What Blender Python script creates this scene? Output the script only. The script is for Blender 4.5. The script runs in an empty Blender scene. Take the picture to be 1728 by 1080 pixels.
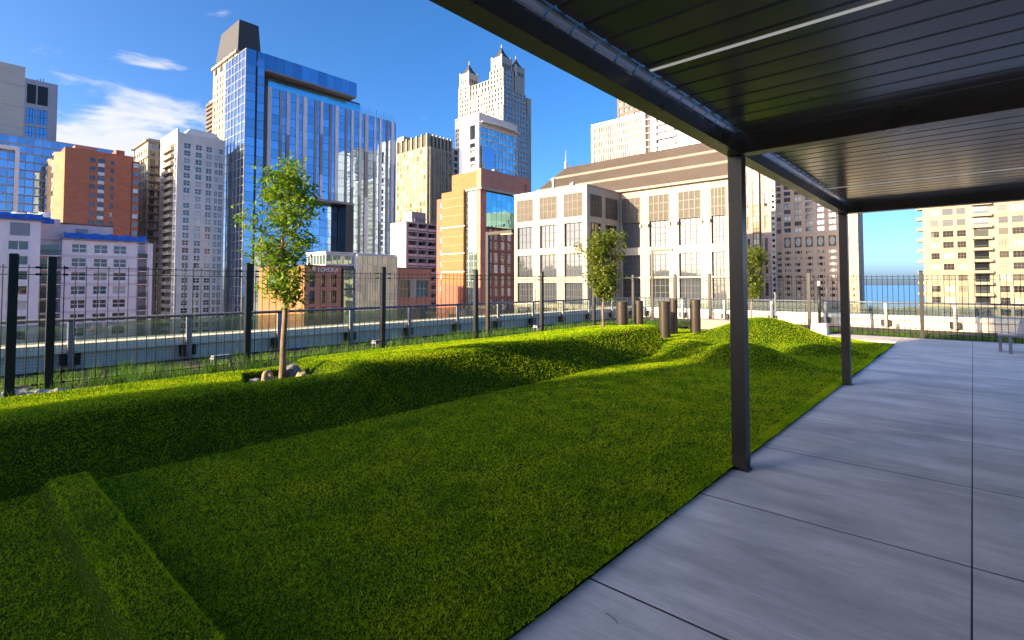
import bpy, bmesh, math, random
import numpy as np
from mathutils import Vector, Matrix, noise as mnoise

# ------------------------------------------------------------------ camera, sky, sun, exposure
sc = bpy.context.scene
R = math.radians
SUN_EL, SUN_AZ = 17.0, 198.0          # azimuth clockwise from +Y (the long axis of the deck)
SUN_STRENGTH, SKY_STRENGTH, EXPOSURE = 4.5, 0.15, 1.62
cam = bpy.data.cameras.new('camera')
cam.lens = 36 * 869 / 1728
cam.sensor_width = 36
cam.shift_y = -90 / 1728
cam.clip_start = 0.05
cam.clip_end = 60000
cam_o = bpy.data.objects.new('camera', cam)
sc.collection.objects.link(cam_o)
cam_o.location = (0, 0, 1.6)
cam_o.rotation_euler = (R(92.0), 0, R(41.8))
sc.camera = cam_o

world = bpy.data.worlds.new('World')
sc.world = world
world.use_nodes = True
wn, wl = world.node_tree.nodes, world.node_tree.links
sky = wn.new('ShaderNodeTexSky')
sky.sky_type = 'NISHITA'
sky.sun_disc = False
sky.sun_elevation = R(SUN_EL)
sky.sun_rotation = R(SUN_AZ)
sky.altitude = 200
sky.air_density = 0.52
sky.dust_density = 2.6
sky.ozone_density = 2.5
bg = wn['Background']
bg.inputs[1].default_value = SKY_STRENGTH
hsv = wn.new('ShaderNodeHueSaturation')
hsv.inputs['Saturation'].default_value = 1.26
hsv.inputs['Hue'].default_value = 0.50
hsv.inputs['Value'].default_value = 0.9
wl.new(sky.outputs[0], hsv.inputs['Color'])
# thin evening clouds: noise stretched along the horizon, gathered in a few banks
tc = wn.new('ShaderNodeTexCoord')
mp = wn.new('ShaderNodeMapping')
mp.inputs['Rotation'].default_value = (0, 0, R(-20))
mp.inputs['Scale'].default_value = (3.0, 3.0, 11.0)
wl.new(tc.outputs['Generated'], mp.inputs['Vector'])
cn = wn.new('ShaderNodeTexNoise')
cn.inputs['Scale'].default_value = 2.6
cn.inputs['Detail'].default_value = 8
cn.inputs['Roughness'].default_value = 0.58
cn.inputs['Distortion'].default_value = 0.35
wl.new(mp.outputs[0], cn.inputs['Vector'])
def dir_px(x, y):
    a, b = (x - 864) / 869, -(y - 450) / 869
    m = Matrix.Rotation(R(41.8), 3, 'Z') @ Matrix.Rotation(R(92.0), 3, 'X')
    return (m @ Vector((a, b, -1))).normalized()
def bank(px, py, wide, tall):
    """soft elliptical bank of cloud round one direction of the sky"""
    d = dir_px(px, py)
    s1 = wn.new('ShaderNodeVectorMath'); s1.operation = 'SUBTRACT'; s1.inputs[1].default_value = d
    wl.new(tc.outputs['Generated'], s1.inputs[0])
    s2 = wn.new('ShaderNodeVectorMath'); s2.operation = 'MULTIPLY'; s2.inputs[1].default_value = (1 / wide, 1 / wide, 1 / tall)
    wl.new(s1.outputs[0], s2.inputs[0])
    ln = wn.new('ShaderNodeVectorMath'); ln.operation = 'LENGTH'
    wl.new(s2.outputs[0], ln.inputs[0])
    mr = wn.new('ShaderNodeMapRange'); mr.interpolation_type = 'SMOOTHSTEP'
    mr.inputs['From Min'].default_value = 1.0; mr.inputs['From Max'].default_value = 0.1
    wl.new(ln.outputs['Value'], mr.inputs['Value'])
    return mr.outputs[0]
def wmath(op, a, b):
    m = wn.new('ShaderNodeMath'); m.operation = op
    for i, v in enumerate((a, b)):
        if isinstance(v, (int, float)): m.inputs[i].default_value = v
        else: wl.new(v, m.inputs[i])
    return m.outputs[0]
bank_sum = None
for args in ((235, 205, .27, .085), (150, 240, .22, .06), (245, 101, .085, .022), (-250, 220, .3, .07), (-900, 150, .5, .1), (2400, 200, .4, .07)):
    v = bank(*args)
    bank_sum = v if bank_sum is None else wmath('MAXIMUM', bank_sum, v)
cl = wmath('ADD', cn.outputs['Fac'], wmath('MULTIPLY', bank_sum, 0.34))
cr = wn.new('ShaderNodeMapRange'); cr.interpolation_type = 'SMOOTHSTEP'
cr.inputs['From Min'].default_value = 0.67; cr.inputs['From Max'].default_value = 0.92
wl.new(cl, cr.inputs['Value'])
cmix = wn.new('ShaderNodeMix'); cmix.data_type = 'RGBA'
wl.new(wmath('MULTIPLY', cr.outputs[0], 0.88), cmix.inputs[0])
wl.new(hsv.outputs[0], cmix.inputs[6])
cmix.inputs[7].default_value = (2.2, 2.18, 2.22, 1)
wl.new(cmix.outputs[2], bg.inputs[0])

sun = bpy.data.lights.new('sun', 'SUN')
sun.energy = SUN_STRENGTH
sun.angle = R(0.5)
sun.color = (1.0, 0.77, 0.45)
sun_o = bpy.data.objects.new('sun', sun)
sc.collection.objects.link(sun_o)
to_sun = Vector((math.sin(R(SUN_AZ)) * math.cos(R(SUN_EL)), math.cos(R(SUN_AZ)) * math.cos(R(SUN_EL)), math.sin(R(SUN_EL))))
sun_o.rotation_euler = to_sun.to_track_quat('Z', 'Y').to_euler()
sun_o.location = (-40, -120, 60)
vs = sc.view_settings
vs.view_transform = 'Standard'; vs.look = 'None'; vs.gamma = 1; vs.exposure = EXPOSURE; vs.use_curve_mapping = False
sc.cycles.use_denoising = True
sc.cycles.max_bounces = 6
sc.cycles.diffuse_bounces = 3
sc.cycles.glossy_bounces = 4
sc.cycles.transparent_max_bounces = 12
sc.cycles.caustics_reflective = False
sc.cycles.caustics_refractive = False
sc.cycles.sample_clamp_indirect = 6

random.seed(7)
rng = np.random.default_rng(11)
C = sc.collection

# ------------------------------------------------------------------ helpers
def tag(o, label=None, cat=None, group=None, kind=None):
    if label: o['label'] = label
    if cat: o['category'] = cat
    if group: o['group'] = group
    if kind: o['kind'] = kind
    return o

def empty(name, loc=(0, 0, 0), label=None, cat=None, group=None):
    o = bpy.data.objects.new(name, None)
    o.empty_display_size = 0.2
    o.location = loc
    C.objects.link(o)
    return tag(o, label, cat, group)

class MB:
    """collects geometry in world coordinates; build() links it as one mesh object"""
    def __init__(self):
        self.v, self.f, self.m = [], [], []
    def quad(self, a, b, c, d, m=0):
        n = len(self.v); self.v += [a, b, c, d]; self.f.append((n, n + 1, n + 2, n + 3)); self.m.append(m); return self
    def poly(self, pts, m=0):
        n = len(self.v); self.v += list(pts); self.f.append(tuple(range(n, n + len(pts)))); self.m.append(m); return self
    def box(self, x0, x1, y0, y1, z0, z1, m=0):
        n = len(self.v)
        self.v += [(x0, y0, z0), (x1, y0, z0), (x1, y1, z0), (x0, y1, z0), (x0, y0, z1), (x1, y0, z1), (x1, y1, z1), (x0, y1, z1)]
        for f in ((0, 3, 2, 1), (4, 5, 6, 7), (0, 1, 5, 4), (1, 2, 6, 5), (2, 3, 7, 6), (3, 0, 4, 7)):
            self.f.append(tuple(n + i for i in f)); self.m.append(m)
        return self
    def hull(self, bottom, top, m=0):
        """prism between two rings of the same length (counter-clockwise from above)"""
        n = len(self.v); k = len(bottom)
        self.v += list(bottom) + list(top)
        self.f.append(tuple(n + i for i in reversed(range(k)))); self.m.append(m)
        self.f.append(tuple(n + k + i for i in range(k))); self.m.append(m)
        for i in range(k):
            j = (i + 1) % k
            self.f.append((n + i, n + j, n + k + j, n + k + i)); self.m.append(m)
        return self
    def tube(self, pts, rad, seg=6, m=0, caps=True):
        pts = [Vector(p) for p in pts]
        if not hasattr(rad, '__len__'): rad = [rad] * len(pts)
        n0 = len(self.v); ref = None
        for i, p in enumerate(pts):
            t = (pts[min(i + 1, len(pts) - 1)] - pts[max(i - 1, 0)]).normalized()
            if ref is None: ref = t.orthogonal().normalized()
            ref = (ref - t * ref.dot(t)).normalized()
            b = t.cross(ref)
            for k in range(seg):
                a = 2 * math.pi * k / seg
                self.v.append(tuple(p + (ref * math.cos(a) + b * math.sin(a)) * rad[i]))
        for i in range(len(pts) - 1):
            for k in range(seg):
                k2 = (k + 1) % seg
                self.f.append((n0 + i * seg + k, n0 + i * seg + k2, n0 + (i + 1) * seg + k2, n0 + (i + 1) * seg + k)); self.m.append(m)
        if caps:
            self.f.append(tuple(n0 + k for k in reversed(range(seg)))); self.m.append(m)
            e = n0 + (len(pts) - 1) * seg
            self.f.append(tuple(e + k for k in range(seg))); self.m.append(m)
        return self
    def mesh(self, name, mats, origin=(0, 0, 0), smooth=False):
        me = bpy.data.meshes.new(name)
        ox, oy, oz = origin
        me.from_pydata([(x - ox, y - oy, z - oz) for x, y, z in self.v], [], self.f)
        if not isinstance(mats, (list, tuple)): mats = [mats]
        for mt in mats: me.materials.append(mt)
        me.polygons.foreach_set('material_index', self.m)
        if smooth: me.polygons.foreach_set('use_smooth', [True] * len(self.f))
        me.update()
        return me
    def build(self, name, mats, parent=None, smooth=False, origin=None, kind=None):
        """origin: object location in world space (defaults to the parent's)"""
        po = wloc(parent)
        og = tuple(origin) if origin is not None else po
        me = self.mesh(name, mats, og, smooth)
        return link(name, me, parent, [og[i] - po[i] for i in range(3)], kind=kind)

def wloc(o):
    l = Vector((0, 0, 0))
    while o is not None:
        l += o.location; o = o.parent
    return tuple(l)

def link(name, me, parent=None, loc=(0, 0, 0), rz=0, kind=None):
    o = bpy.data.objects.new(name, me)
    o.location = loc
    if rz: o.rotation_euler = (0, 0, rz)
    o.parent = parent
    C.objects.link(o)
    if kind: o['kind'] = kind
    return o

def np_mesh(name, verts, tris, mat, smooth=False):
    me = bpy.data.meshes.new(name)
    verts = np.asarray(verts, np.float32); tris = np.asarray(tris, np.int32)
    k = tris.shape[1]
    me.vertices.add(len(verts)); me.vertices.foreach_set('co', verts.ravel())
    me.loops.add(tris.size); me.loops.foreach_set('vertex_index', tris.ravel())
    me.polygons.add(len(tris))
    me.polygons.foreach_set('loop_start', np.arange(0, tris.size, k, dtype=np.int32))
    if smooth: me.polygons.foreach_set('use_smooth', np.ones(len(tris), bool))
    me.materials.append(mat)
    me.update(calc_edges=True)
    return me

# ------------------------------------------------------------------ materials
def new_mat(name):
    m = bpy.data.materials.new(name); m.use_nodes = True
    nt = m.node_tree
    return m, nt.nodes, nt.links, nt.nodes['Principled BSDF']

def mat(name, col, rough=0.6, metal=0.0, var=0.12, vscale=1.5, stretch=(1, 1, 1), bump=0.0, bscale=40.0, fine=0.0, fscale=60.0,
        objvar=0.0, spec=0.5, ior=1.45, col2=None, coords='Object', rvar=0.0):
    """painted / stone / metal surface: large blotches + fine grain + bump, brightness varied per object"""
    m, n, l, p = new_mat(name)
    p.inputs['Roughness'].default_value = rough
    p.inputs['Metallic'].default_value = metal
    p.inputs['Specular IOR Level'].default_value = spec
    p.inputs['IOR'].default_value = ior
    c = n.new('ShaderNodeTexCoord'); mpn = n.new('ShaderNodeMapping'); mpn.inputs['Scale'].default_value = stretch
    if coords == 'World':
        g = n.new('ShaderNodeNewGeometry'); l.new(g.outputs['Position'], mpn.inputs[0])
    else:
        l.new(c.outputs[coords], mpn.inputs[0])
    a = n.new('ShaderNodeTexNoise'); a.inputs['Scale'].default_value = vscale; a.inputs['Detail'].default_value = 6; a.inputs['Roughness'].default_value = .6
    l.new(mpn.outputs[0], a.inputs['Vector'])
    mr = n.new('ShaderNodeMapRange'); mr.inputs['From Min'].default_value = .3; mr.inputs['From Max'].default_value = .7
    mr.inputs['To Min'].default_value = 1 - var; mr.inputs['To Max'].default_value = 1 + var
    l.new(a.outputs['Fac'], mr.inputs[0])
    val = mr.outputs[0]
    if fine:
        b = n.new('ShaderNodeTexNoise'); b.inputs['Scale'].default_value = fscale; b.inputs['Detail'].default_value = 3
        l.new(mpn.outputs[0], b.inputs['Vector'])
        mb = n.new('ShaderNodeMapRange'); mb.inputs['From Min'].default_value = .3; mb.inputs['From Max'].default_value = .7
        mb.inputs['To Min'].default_value = 1 - fine; mb.inputs['To Max'].default_value = 1 + fine
        l.new(b.outputs['Fac'], mb.inputs[0])
        mu = n.new('ShaderNodeMath'); mu.operation = 'MULTIPLY'; l.new(val, mu.inputs[0]); l.new(mb.outputs[0], mu.inputs[1]); val = mu.outputs[0]
    if objvar:
        oi = n.new('ShaderNodeObjectInfo'); mo = n.new('ShaderNodeMapRange')
        mo.inputs['To Min'].default_value = 1 - objvar; mo.inputs['To Max'].default_value = 1 + objvar
        l.new(oi.outputs['Random'], mo.inputs[0])
        mu = n.new('ShaderNodeMath'); mu.operation = 'MULTIPLY'; l.new(val, mu.inputs[0]); l.new(mo.outputs[0], mu.inputs[1]); val = mu.outputs[0]
    vm = n.new('ShaderNodeVectorMath'); vm.operation = 'SCALE'
    if col2 is not None:
        mx = n.new('ShaderNodeMix'); mx.data_type = 'RGBA'
        b2 = n.new('ShaderNodeTexNoise'); b2.inputs['Scale'].default_value = vscale * .45; b2.inputs['Detail'].default_value = 5
        l.new(mpn.outputs[0], b2.inputs['Vector'])
        m2 = n.new('ShaderNodeMapRange'); m2.inputs['From Min'].default_value = .42; m2.inputs['From Max'].default_value = .62
        l.new(b2.outputs['Fac'], m2.inputs[0]); l.new(m2.outputs[0], mx.inputs[0])
        mx.inputs[6].default_value = (*col, 1); mx.inputs[7].default_value = (*col2, 1)
        l.new(mx.outputs[2], vm.inputs[0])
    else:
        vm.inputs[0].default_value = col
    l.new(val, vm.inputs['Scale'])
    l.new(vm.outputs[0], p.inputs['Base Color'])
    if rvar:
        mr2 = n.new('ShaderNodeMapRange'); mr2.inputs['From Min'].default_value = .3; mr2.inputs['From Max'].default_value = .7
        mr2.inputs['To Min'].default_value = rough - rvar; mr2.inputs['To Max'].default_value = rough + rvar
        l.new(a.outputs['Fac'], mr2.inputs[0]); l.new(mr2.outputs[0], p.inputs['Roughness'])
    if bump:
        bn = n.new('ShaderNodeTexNoise'); bn.inputs['Scale'].default_value = bscale; bn.inputs['Detail'].default_value = 4
        l.new(mpn.outputs[0], bn.inputs['Vector'])
        bp = n.new('ShaderNodeBump'); bp.inputs['Strength'].default_value = bump; bp.inputs['Distance'].default_value = .02
        l.new(bn.outputs['Fac'], bp.inputs['Height']); l.new(bp.outputs[0], p.inputs['Normal'])
    return m

def window_glass(name, dark=(0.02, 0.025, 0.032), blind=(0.42, 0.40, 0.35), share=0.3, refl=2.0, tint=(1, 1, 1)):
    """a window with a dark room or a drawn blind behind reflecting glass; varies per window object or per pane attribute"""
    m, n, l, p = new_mat(name)
    oi = n.new('ShaderNodeObjectInfo'); at = n.new('ShaderNodeAttribute'); at.attribute_name = 'rnd'
    ad = n.new('ShaderNodeMath'); ad.operation = 'ADD'; l.new(oi.outputs['Random'], ad.inputs[0]); l.new(at.outputs['Fac'], ad.inputs[1])
    fr = n.new('ShaderNodeMath'); fr.operation = 'FRACT'; l.new(ad.outputs[0], fr.inputs[0])
    mr = n.new('ShaderNodeMapRange'); mr.inputs['From Min'].default_value = 1 - share; mr.inputs['From Max'].default_value = min(1.0, 1 - share + .12)
    l.new(fr.outputs[0], mr.inputs[0])
    f2 = n.new('ShaderNodeMath'); f2.operation = 'MULTIPLY'; f2.inputs[1].default_value = 7.31; l.new(fr.outputs[0], f2.inputs[0])
    f3 = n.new('ShaderNodeMath'); f3.operation = 'FRACT'; l.new(f2.outputs[0], f3.inputs[0])
    m3 = n.new('ShaderNodeMapRange'); m3.inputs['To Min'].default_value = .5; m3.inputs['To Max'].default_value = 1.5; l.new(f3.outputs[0], m3.inputs[0])
    mx = n.new('ShaderNodeMix'); mx.data_type = 'RGBA'; mx.inputs[6].default_value = (*dark, 1); mx.inputs[7].default_value = (*blind, 1)
    l.new(mr.outputs[0], mx.inputs[0])
    vm = n.new('ShaderNodeVectorMath'); vm.operation = 'SCALE'; l.new(mx.outputs[2], vm.inputs[0]); l.new(m3.outputs[0], vm.inputs['Scale'])
    l.new(vm.outputs[0], p.inputs['Base Color'])
    p.inputs['Roughness'].default_value = .04; p.inputs['IOR'].default_value = refl
    p.inputs['Specular Tint'].default_value = (*tint, 1)
    wob(n, l, p, .35, .12)
    return m

def wob(n, l, p, scale, strength):
    """slow waviness of rolled glass"""
    c = n.new('ShaderNodeNewGeometry')
    a = n.new('ShaderNodeTexNoise'); a.inputs['Scale'].default_value = scale; a.inputs['Detail'].default_value = 2
    l.new(c.outputs['Position'], a.inputs['Vector'])
    bp = n.new('ShaderNodeBump'); bp.inputs['Strength'].default_value = strength; bp.inputs['Distance'].default_value = .12
    l.new(a.outputs['Fac'], bp.inputs['Height']); l.new(bp.outputs[0], p.inputs['Normal'])

def mirror_glass(name, col, rough=0.02, metal=0.85, scale=.3, strength=.1):
    m, n, l, p = new_mat(name)
    oi = n.new('ShaderNodeObjectInfo'); at = n.new('ShaderNodeAttribute'); at.attribute_name = 'rnd'
    ad = n.new('ShaderNodeMath'); ad.operation = 'ADD'; l.new(oi.outputs['Random'], ad.inputs[0]); l.new(at.outputs['Fac'], ad.inputs[1])
    fr = n.new('ShaderNodeMath'); fr.operation = 'FRACT'; l.new(ad.outputs[0], fr.inputs[0])
    mr = n.new('ShaderNodeMapRange'); mr.inputs['To Min'].default_value = .78; mr.inputs['To Max'].default_value = 1.12; l.new(fr.outputs[0], mr.inputs[0])
    vm = n.new('ShaderNodeVectorMath'); vm.operation = 'SCALE'; vm.inputs[0].default_value = col; l.new(mr.outputs[0], vm.inputs['Scale'])
    l.new(vm.outputs[0], p.inputs['Base Color'])
    p.inputs['Roughness'].default_value = rough; p.inputs['Metallic'].default_value = metal
    wob(n, l, p, scale, strength)
    return m

def leaf_mat(name, cols, trans=0.45, vscale=6.0, sheen=.03):
    m = bpy.data.materials.new(name); m.use_nodes = True
    n, l = m.node_tree.nodes, m.node_tree.links
    n.remove(n['Principled BSDF'])
    g = n.new('ShaderNodeNewGeometry')
    a = n.new('ShaderNodeTexNoise'); a.inputs['Scale'].default_value = vscale; a.inputs['Detail'].default_value = 5
    l.new(g.outputs['Position'], a.inputs['Vector'])
    ad = n.new('ShaderNodeMath'); ad.operation = 'MULTIPLY_ADD'; ad.inputs[1].default_value = .5
    l.new(g.outputs['Random Per Island'], ad.inputs[0]); 
    sb = n.new('ShaderNodeMath'); sb.operation = 'MULTIPLY_ADD'; sb.inputs[1].default_value = 1.4; sb.inputs[2].default_value = -.45
    l.new(a.outputs['Fac'], sb.inputs[0]); l.new(sb.outputs[0], ad.inputs[2])
    r = n.new('ShaderNodeValToRGB')
    r.color_ramp.elements[0].position = .1; r.color_ramp.elements[0].color = (*cols[0], 1)
    r.color_ramp.elements[1].position = .9; r.color_ramp.elements[1].color = (*cols[-1], 1)
    for i, cc in enumerate(cols[1:-1]):
        e = r.color_ramp.elements.new(.1 + .8 * (i + 1) / (len(cols) - 1)); e.color = (*cc, 1)
    l.new(ad.outputs[0], r.inputs[0])
    d = n.new('ShaderNodeBsdfDiffuse'); t = n.new('ShaderNodeBsdfTranslucent'); gl = n.new('ShaderNodeBsdfGlossy')
    gl.inputs['Roughness'].default_value = .5; gl.inputs['Color'].default_value = (.5, .5, .45, 1)
    l.new(r.outputs[0], d.inputs[0]); l.new(r.outputs[0], t.inputs[0])
    mx = n.new('ShaderNodeMixShader'); mx.inputs[0].default_value = trans
    l.new(d.outputs[0], mx.inputs[1]); l.new(t.outputs[0], mx.inputs[2])
    m2 = n.new('ShaderNodeMixShader'); m2.inputs[0].default_value = sheen
    l.new(mx.outputs[0], m2.inputs[1]); l.new(gl.outputs[0], m2.inputs[2])
    l.new(m2.outputs[0], n['Material Output'].inputs[0])
    return m

def clear_glass(name, tint=(.8, .9, .88), refl=.12, clear=.72):
    m = bpy.data.materials.new(name); m.use_nodes = True
    n, l = m.node_tree.nodes, m.node_tree.links
    n.remove(n['Principled BSDF'])
    t = n.new('ShaderNodeBsdfTransparent'); t.inputs[0].default_value = (*tint, 1)
    g = n.new('ShaderNodeBsdfGlossy'); g.inputs['Roughness'].default_value = .03
    d = n.new('ShaderNodeBsdfDiffuse'); d.inputs[0].default_value = (.25, .28, .28, 1)
    a = n.new('ShaderNodeMixShader'); a.inputs[0].default_value = refl
    b = n.new('ShaderNodeMixShader'); b.inputs[0].default_value = clear
    l.new(d.outputs[0], b.inputs[1]); l.new(t.outputs[0], b.inputs[2])
    l.new(b.outputs[0], a.inputs[1]); l.new(g.outputs[0], a.inputs[2])
    l.new(a.outputs[0], n['Material Output'].inputs[0])
    return m

def emit_mat(name, col, strength, base=(.8, .8, .8)):
    m, n, l, p = new_mat(name)
    p.inputs['Base Color'].default_value = (*base, 1)
    p.inputs['Emission Color'].default_value = (*col, 1); p.inputs['Emission Strength'].default_value = strength
    return m

def concrete_mat():
    """broom-finished deck: cross-grain streaks, cloudy stains, pores"""
    m, n, l, p = new_mat('broomed_concrete')
    g = n.new('ShaderNodeNewGeometry')
    def noise(scale, stretch, detail=5, rough=.6, dist=0):
        mp_ = n.new('ShaderNodeMapping'); mp_.inputs['Scale'].default_value = stretch; l.new(g.outputs['Position'], mp_.inputs[0])
        t = n.new('ShaderNodeTexNoise'); t.inputs['Scale'].default_value = scale; t.inputs['Detail'].default_value = detail
        t.inputs['Roughness'].default_value = rough; t.inputs['Distortion'].default_value = dist
        l.new(mp_.outputs[0], t.inputs['Vector']); return t.outputs['Fac']
    def rng_(v, a, b, lo=.3, hi=.7):
        r = n.new('ShaderNodeMapRange'); r.inputs['From Min'].default_value = lo; r.inputs['From Max'].default_value = hi
        r.inputs['To Min'].default_value = a; r.inputs['To Max'].default_value = b; l.new(v, r.inputs[0]); return r.outputs[0]
    def mul(a, b):
        k = n.new('ShaderNodeMath'); k.operation = 'MULTIPLY'; l.new(a, k.inputs[0]); l.new(b, k.inputs[1]); return k.outputs[0]
    broom = noise(1, (4, 140, 1), 4, .7)
    swirl = noise(1, (.55, 2.6, 1), 6, .62, .9)
    blot = noise(1.1, (1, 1, 1), 7, .6)
    pore = noise(160, (1, 1, 1), 2)
    v = mul(mul(rng_(broom, .78, 1.2), rng_(swirl, .76, 1.2)), mul(rng_(blot, .78, 1.18), rng_(pore, .86, 1.12)))
    oi = n.new('ShaderNodeObjectInfo'); r = n.new('ShaderNodeMapRange'); r.inputs['To Min'].default_value = .93; r.inputs['To Max'].default_value = 1.07
    l.new(oi.outputs['Random'], r.inputs[0]); v = mul(v, r.outputs[0])
    vm = n.new('ShaderNodeVectorMath'); vm.operation = 'SCALE'; vm.inputs[0].default_value = (.64, .575, .515); l.new(v, vm.inputs['Scale'])
    l.new(vm.outputs[0], p.inputs['Base Color'])
    l.new(rng_(swirl, .78, .58), p.inputs['Roughness'])
    bp = n.new('ShaderNodeBump'); bp.inputs['Strength'].default_value = .35; bp.inputs['Distance'].default_value = .004
    l.new(broom, bp.inputs['Height']); l.new(bp.outputs[0], p.inputs['Normal'])
    return m

M = {}
M['concrete'] = concrete_mat()
M['joint'] = mat('joint_dark', (.03, .028, .028), .9)
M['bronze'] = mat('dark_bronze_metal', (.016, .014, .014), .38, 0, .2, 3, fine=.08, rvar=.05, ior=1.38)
M['beam'] = mat('bronze_bounce_lit', (.15, .115, .075), .30, 0, .15, 3, fine=.06, rvar=.05, ior=1.6)  # same paint as the posts, lightened to stand in for light off sunlit ground
M['louvre'] = mat('louvre_bronze', (.135, .10, .078), .20, 0, .16, 1.3, objvar=.18, rvar=.05, ior=1.7)
M['black'] = mat('black_metal', (.012, .012, .013), .45, 0, .2, 5, fine=.1)
M['rod'] = mat('fence_wire', (.006, .006, .006), .55, 0, .2, 5, spec=.2)
M['galv'] = mat('grey_galvanised', (.28, .29, .31), .45, .3, .2, 6, fine=.08)
M['railblue'] = mat('blue_grey_rail', (.12, .14, .18), .35, .2, .12, 4)
M['zinc'] = mat('gutter_metal', (.55, .57, .62), .22, .9, .1, 6)
M['led'] = emit_mat('led_diffuser', (1, .96, .9), .10, (.7, .7, .68))
M['lamp'] = emit_mat('warm_lamp', (1, .50, .10), 1.3, (.8, .6, .3))
M['parapet'] = mat('parapet_stone', (.82, .76, .60), .75, 0, .14, 1.2, fine=.08, fscale=25, bump=.15)
M['parapet_low'] = mat('parapet_panel', (.86, .76, .62), .7, 0, .12, 1.0, fine=.06)
M['soil'] = mat('soil', (.07, .055, .04), .95, 0, .35, 4, bump=.5, bscale=30)
M['turf_base'] = mat('turf_backing', (.030, .058, .004), .9, 0, .3, 9, fine=.35, fscale=140, bump=.6, bscale=120, coords='World', spec=.03)
M['turf'] = leaf_mat('turf_fibre', [(.12, .26, .003), (.25, .43, .004), (.38, .51, .005), (.50, .55, .010)], .22, 2.2, .012)
M['wild'] = leaf_mat('wild_grass', [(.06, .17, .015), (.12, .27, .03), (.20, .33, .06)], .45, 3)
M['leaf'] = leaf_mat('tree_leaf', [(.09, .20, .010), (.19, .33, .018), (.30, .42, .03)], .45, 5)
M['leaf2'] = leaf_mat('tree_leaf_olive', [(.10, .15, .015), (.17, .23, .025), (.25, .29, .05)], .45, 5)
M['bark'] = mat('bark', (.22, .155, .11), .9, 0, .45, 9, stretch=(1, 1, .4), fine=.25, fscale=45, bump=.6, bscale=30)
M['rock_tan'] = mat('rock_tan', (.36, .25, .15), .9, 0, .35, 5, bump=.6, bscale=14)
M['rock_grey'] = mat('rock_grey', (.20, .19, .19), .9, 0, .4, 6, bump=.6, bscale=14)
M['rock_pale'] = mat('rock_pale', (.45, .44, .42), .9, 0, .3, 6, bump=.5, bscale=14)
M['brown_metal'] = mat('brown_tube_metal', (.055, .042, .036), .38, .15, .12, 3, fine=.05)
M['navy'] = mat('navy_panel', (.012, .018, .035), .4, 0, .1, 3)
M['lake'] = mat('lake_water', (.05, .12, .20), .22, 0, .08, .002, bump=.25, bscale=.08, ior=1.33)
M['city'] = mat('city_ground', (.07, .07, .07), .9, 0, .4, .02)
M['distant_tree'] = leaf_mat('distant_tree', [(.02, .045, .012), (.04, .075, .018)], .2, .2)
# city walls
M['white_paint'] = mat('white_painted_wall', (0.756, 0.72, 0.72), .8, 0, .05, .25, stretch=(1, 1, .4), fine=.03, fscale=3)
M['bright_paint'] = mat('bright_white_paint', (.86, .82, .80), .8, 0, .06, .25, stretch=(1, 1, .4), fine=.04, fscale=3)
M['pale_band'] = mat('pale_band', (.66, .63, .63), .8, 0, .06, .3)
M['pinkish'] = mat('pinkish_penthouse', (.66, .58, .58), .8, 0, .08, .4)
M['tarp'] = mat('blue_tarp', (.02, .12, .48), .45, 0, .35, 1.2, bump=.8, bscale=3)
M['brick_red'] = mat('red_brick', (.42, .145, .085), .85, 0, .16, .35, stretch=(1, 1, 4), fine=.16, fscale=2.2, objvar=.05)
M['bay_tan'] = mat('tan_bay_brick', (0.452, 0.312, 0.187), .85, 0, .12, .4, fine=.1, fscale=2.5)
M['brick_orange'] = mat('orange_brick', (0.323, 0.14, 0.059), .85, 0, .10, .3, stretch=(1, 1, 5), fine=.12, fscale=2.5)
M['brick_dark'] = mat('dark_red_brick', (.34, .115, .075), .85, 0, .14, .4, stretch=(1, 1, 4), fine=.14, fscale=2.2)
M['terracotta'] = mat('terracotta_brick', (.50, .22, .15), .85, 0, .12, .5, fine=.1, fscale=3)
M['tan_stone'] = mat('tan_stone', (0.39, 0.328, 0.25), .8, 0, .16, .2, stretch=(1, 1, .5), fine=.10, fscale=2)
M['beige_stone'] = mat('beige_stone', (0.406, 0.367, 0.296), .8, 0, .1, .2, fine=.06, fscale=2)
M['beige_panel'] = mat('beige_panel', (.50, .46, .40), .8, 0, .06, .12, stretch=(1, 1, 3), fine=.05, fscale=1)
M['grey_conc'] = mat('grey_white_concrete', (.62, .58, .56), .8, 0, .07, .2, fine=.05, fscale=2)
M['steel_grey'] = mat('steel_grey_wall', (.33, .34, .39), .6, 0, .08, .3)
M['pale_stone'] = mat('pale_limestone', (0.437, 0.406, 0.343), .8, 0, .08, .15, fine=.06, fscale=2)
M['cream'] = mat('cream_limestone', (0.433, 0.38, 0.302), .82, 0, .10, .22, stretch=(1.6, 1.6, .35), fine=.07, fscale=3, col2=(.40, .33, .25))
M['cream_side'] = M['cream']
M['roof_brown'] = mat('brown_metal_roof', (.155, .122, .10), .5, .2, .08, .3)
M['roof_band'] = mat('pale_roof_band', (.27, .215, .175), .6, 0, .08, .6)
M['lattice'] = mat('bronze_lattice', (.088, .08, .07), .7, 0, .12, 1)
M['dark_frame'] = mat('dark_window_frame', (.05, .052, .055), .5, 0, .1, 1)
M['white_frame'] = mat('white_window_frame', (.72, .72, .72), .5, 0, .05, 1)
M['dark_roof'] = mat('dark_slate_roof', (.045, .043, .045), .6, 0, .15, .3)
M['pink_stone'] = mat('pink_granite', (.36, .25, .225), .75, 0, .1, .3, fine=.08, fscale=3)
M['brown_stone'] = mat('brown_granite', (.56, .40, .285), .75, 0, .08, .3, fine=.06, fscale=2)
M['brown_dark'] = mat('brown_granite_dark', (.12, .095, .08), .75, 0, .1, .3)
M['hotel_pier'] = mat('cream_pier', (0.374, 0.306, 0.212), .8, 0, .06, .3, fine=.04, fscale=2)
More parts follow.
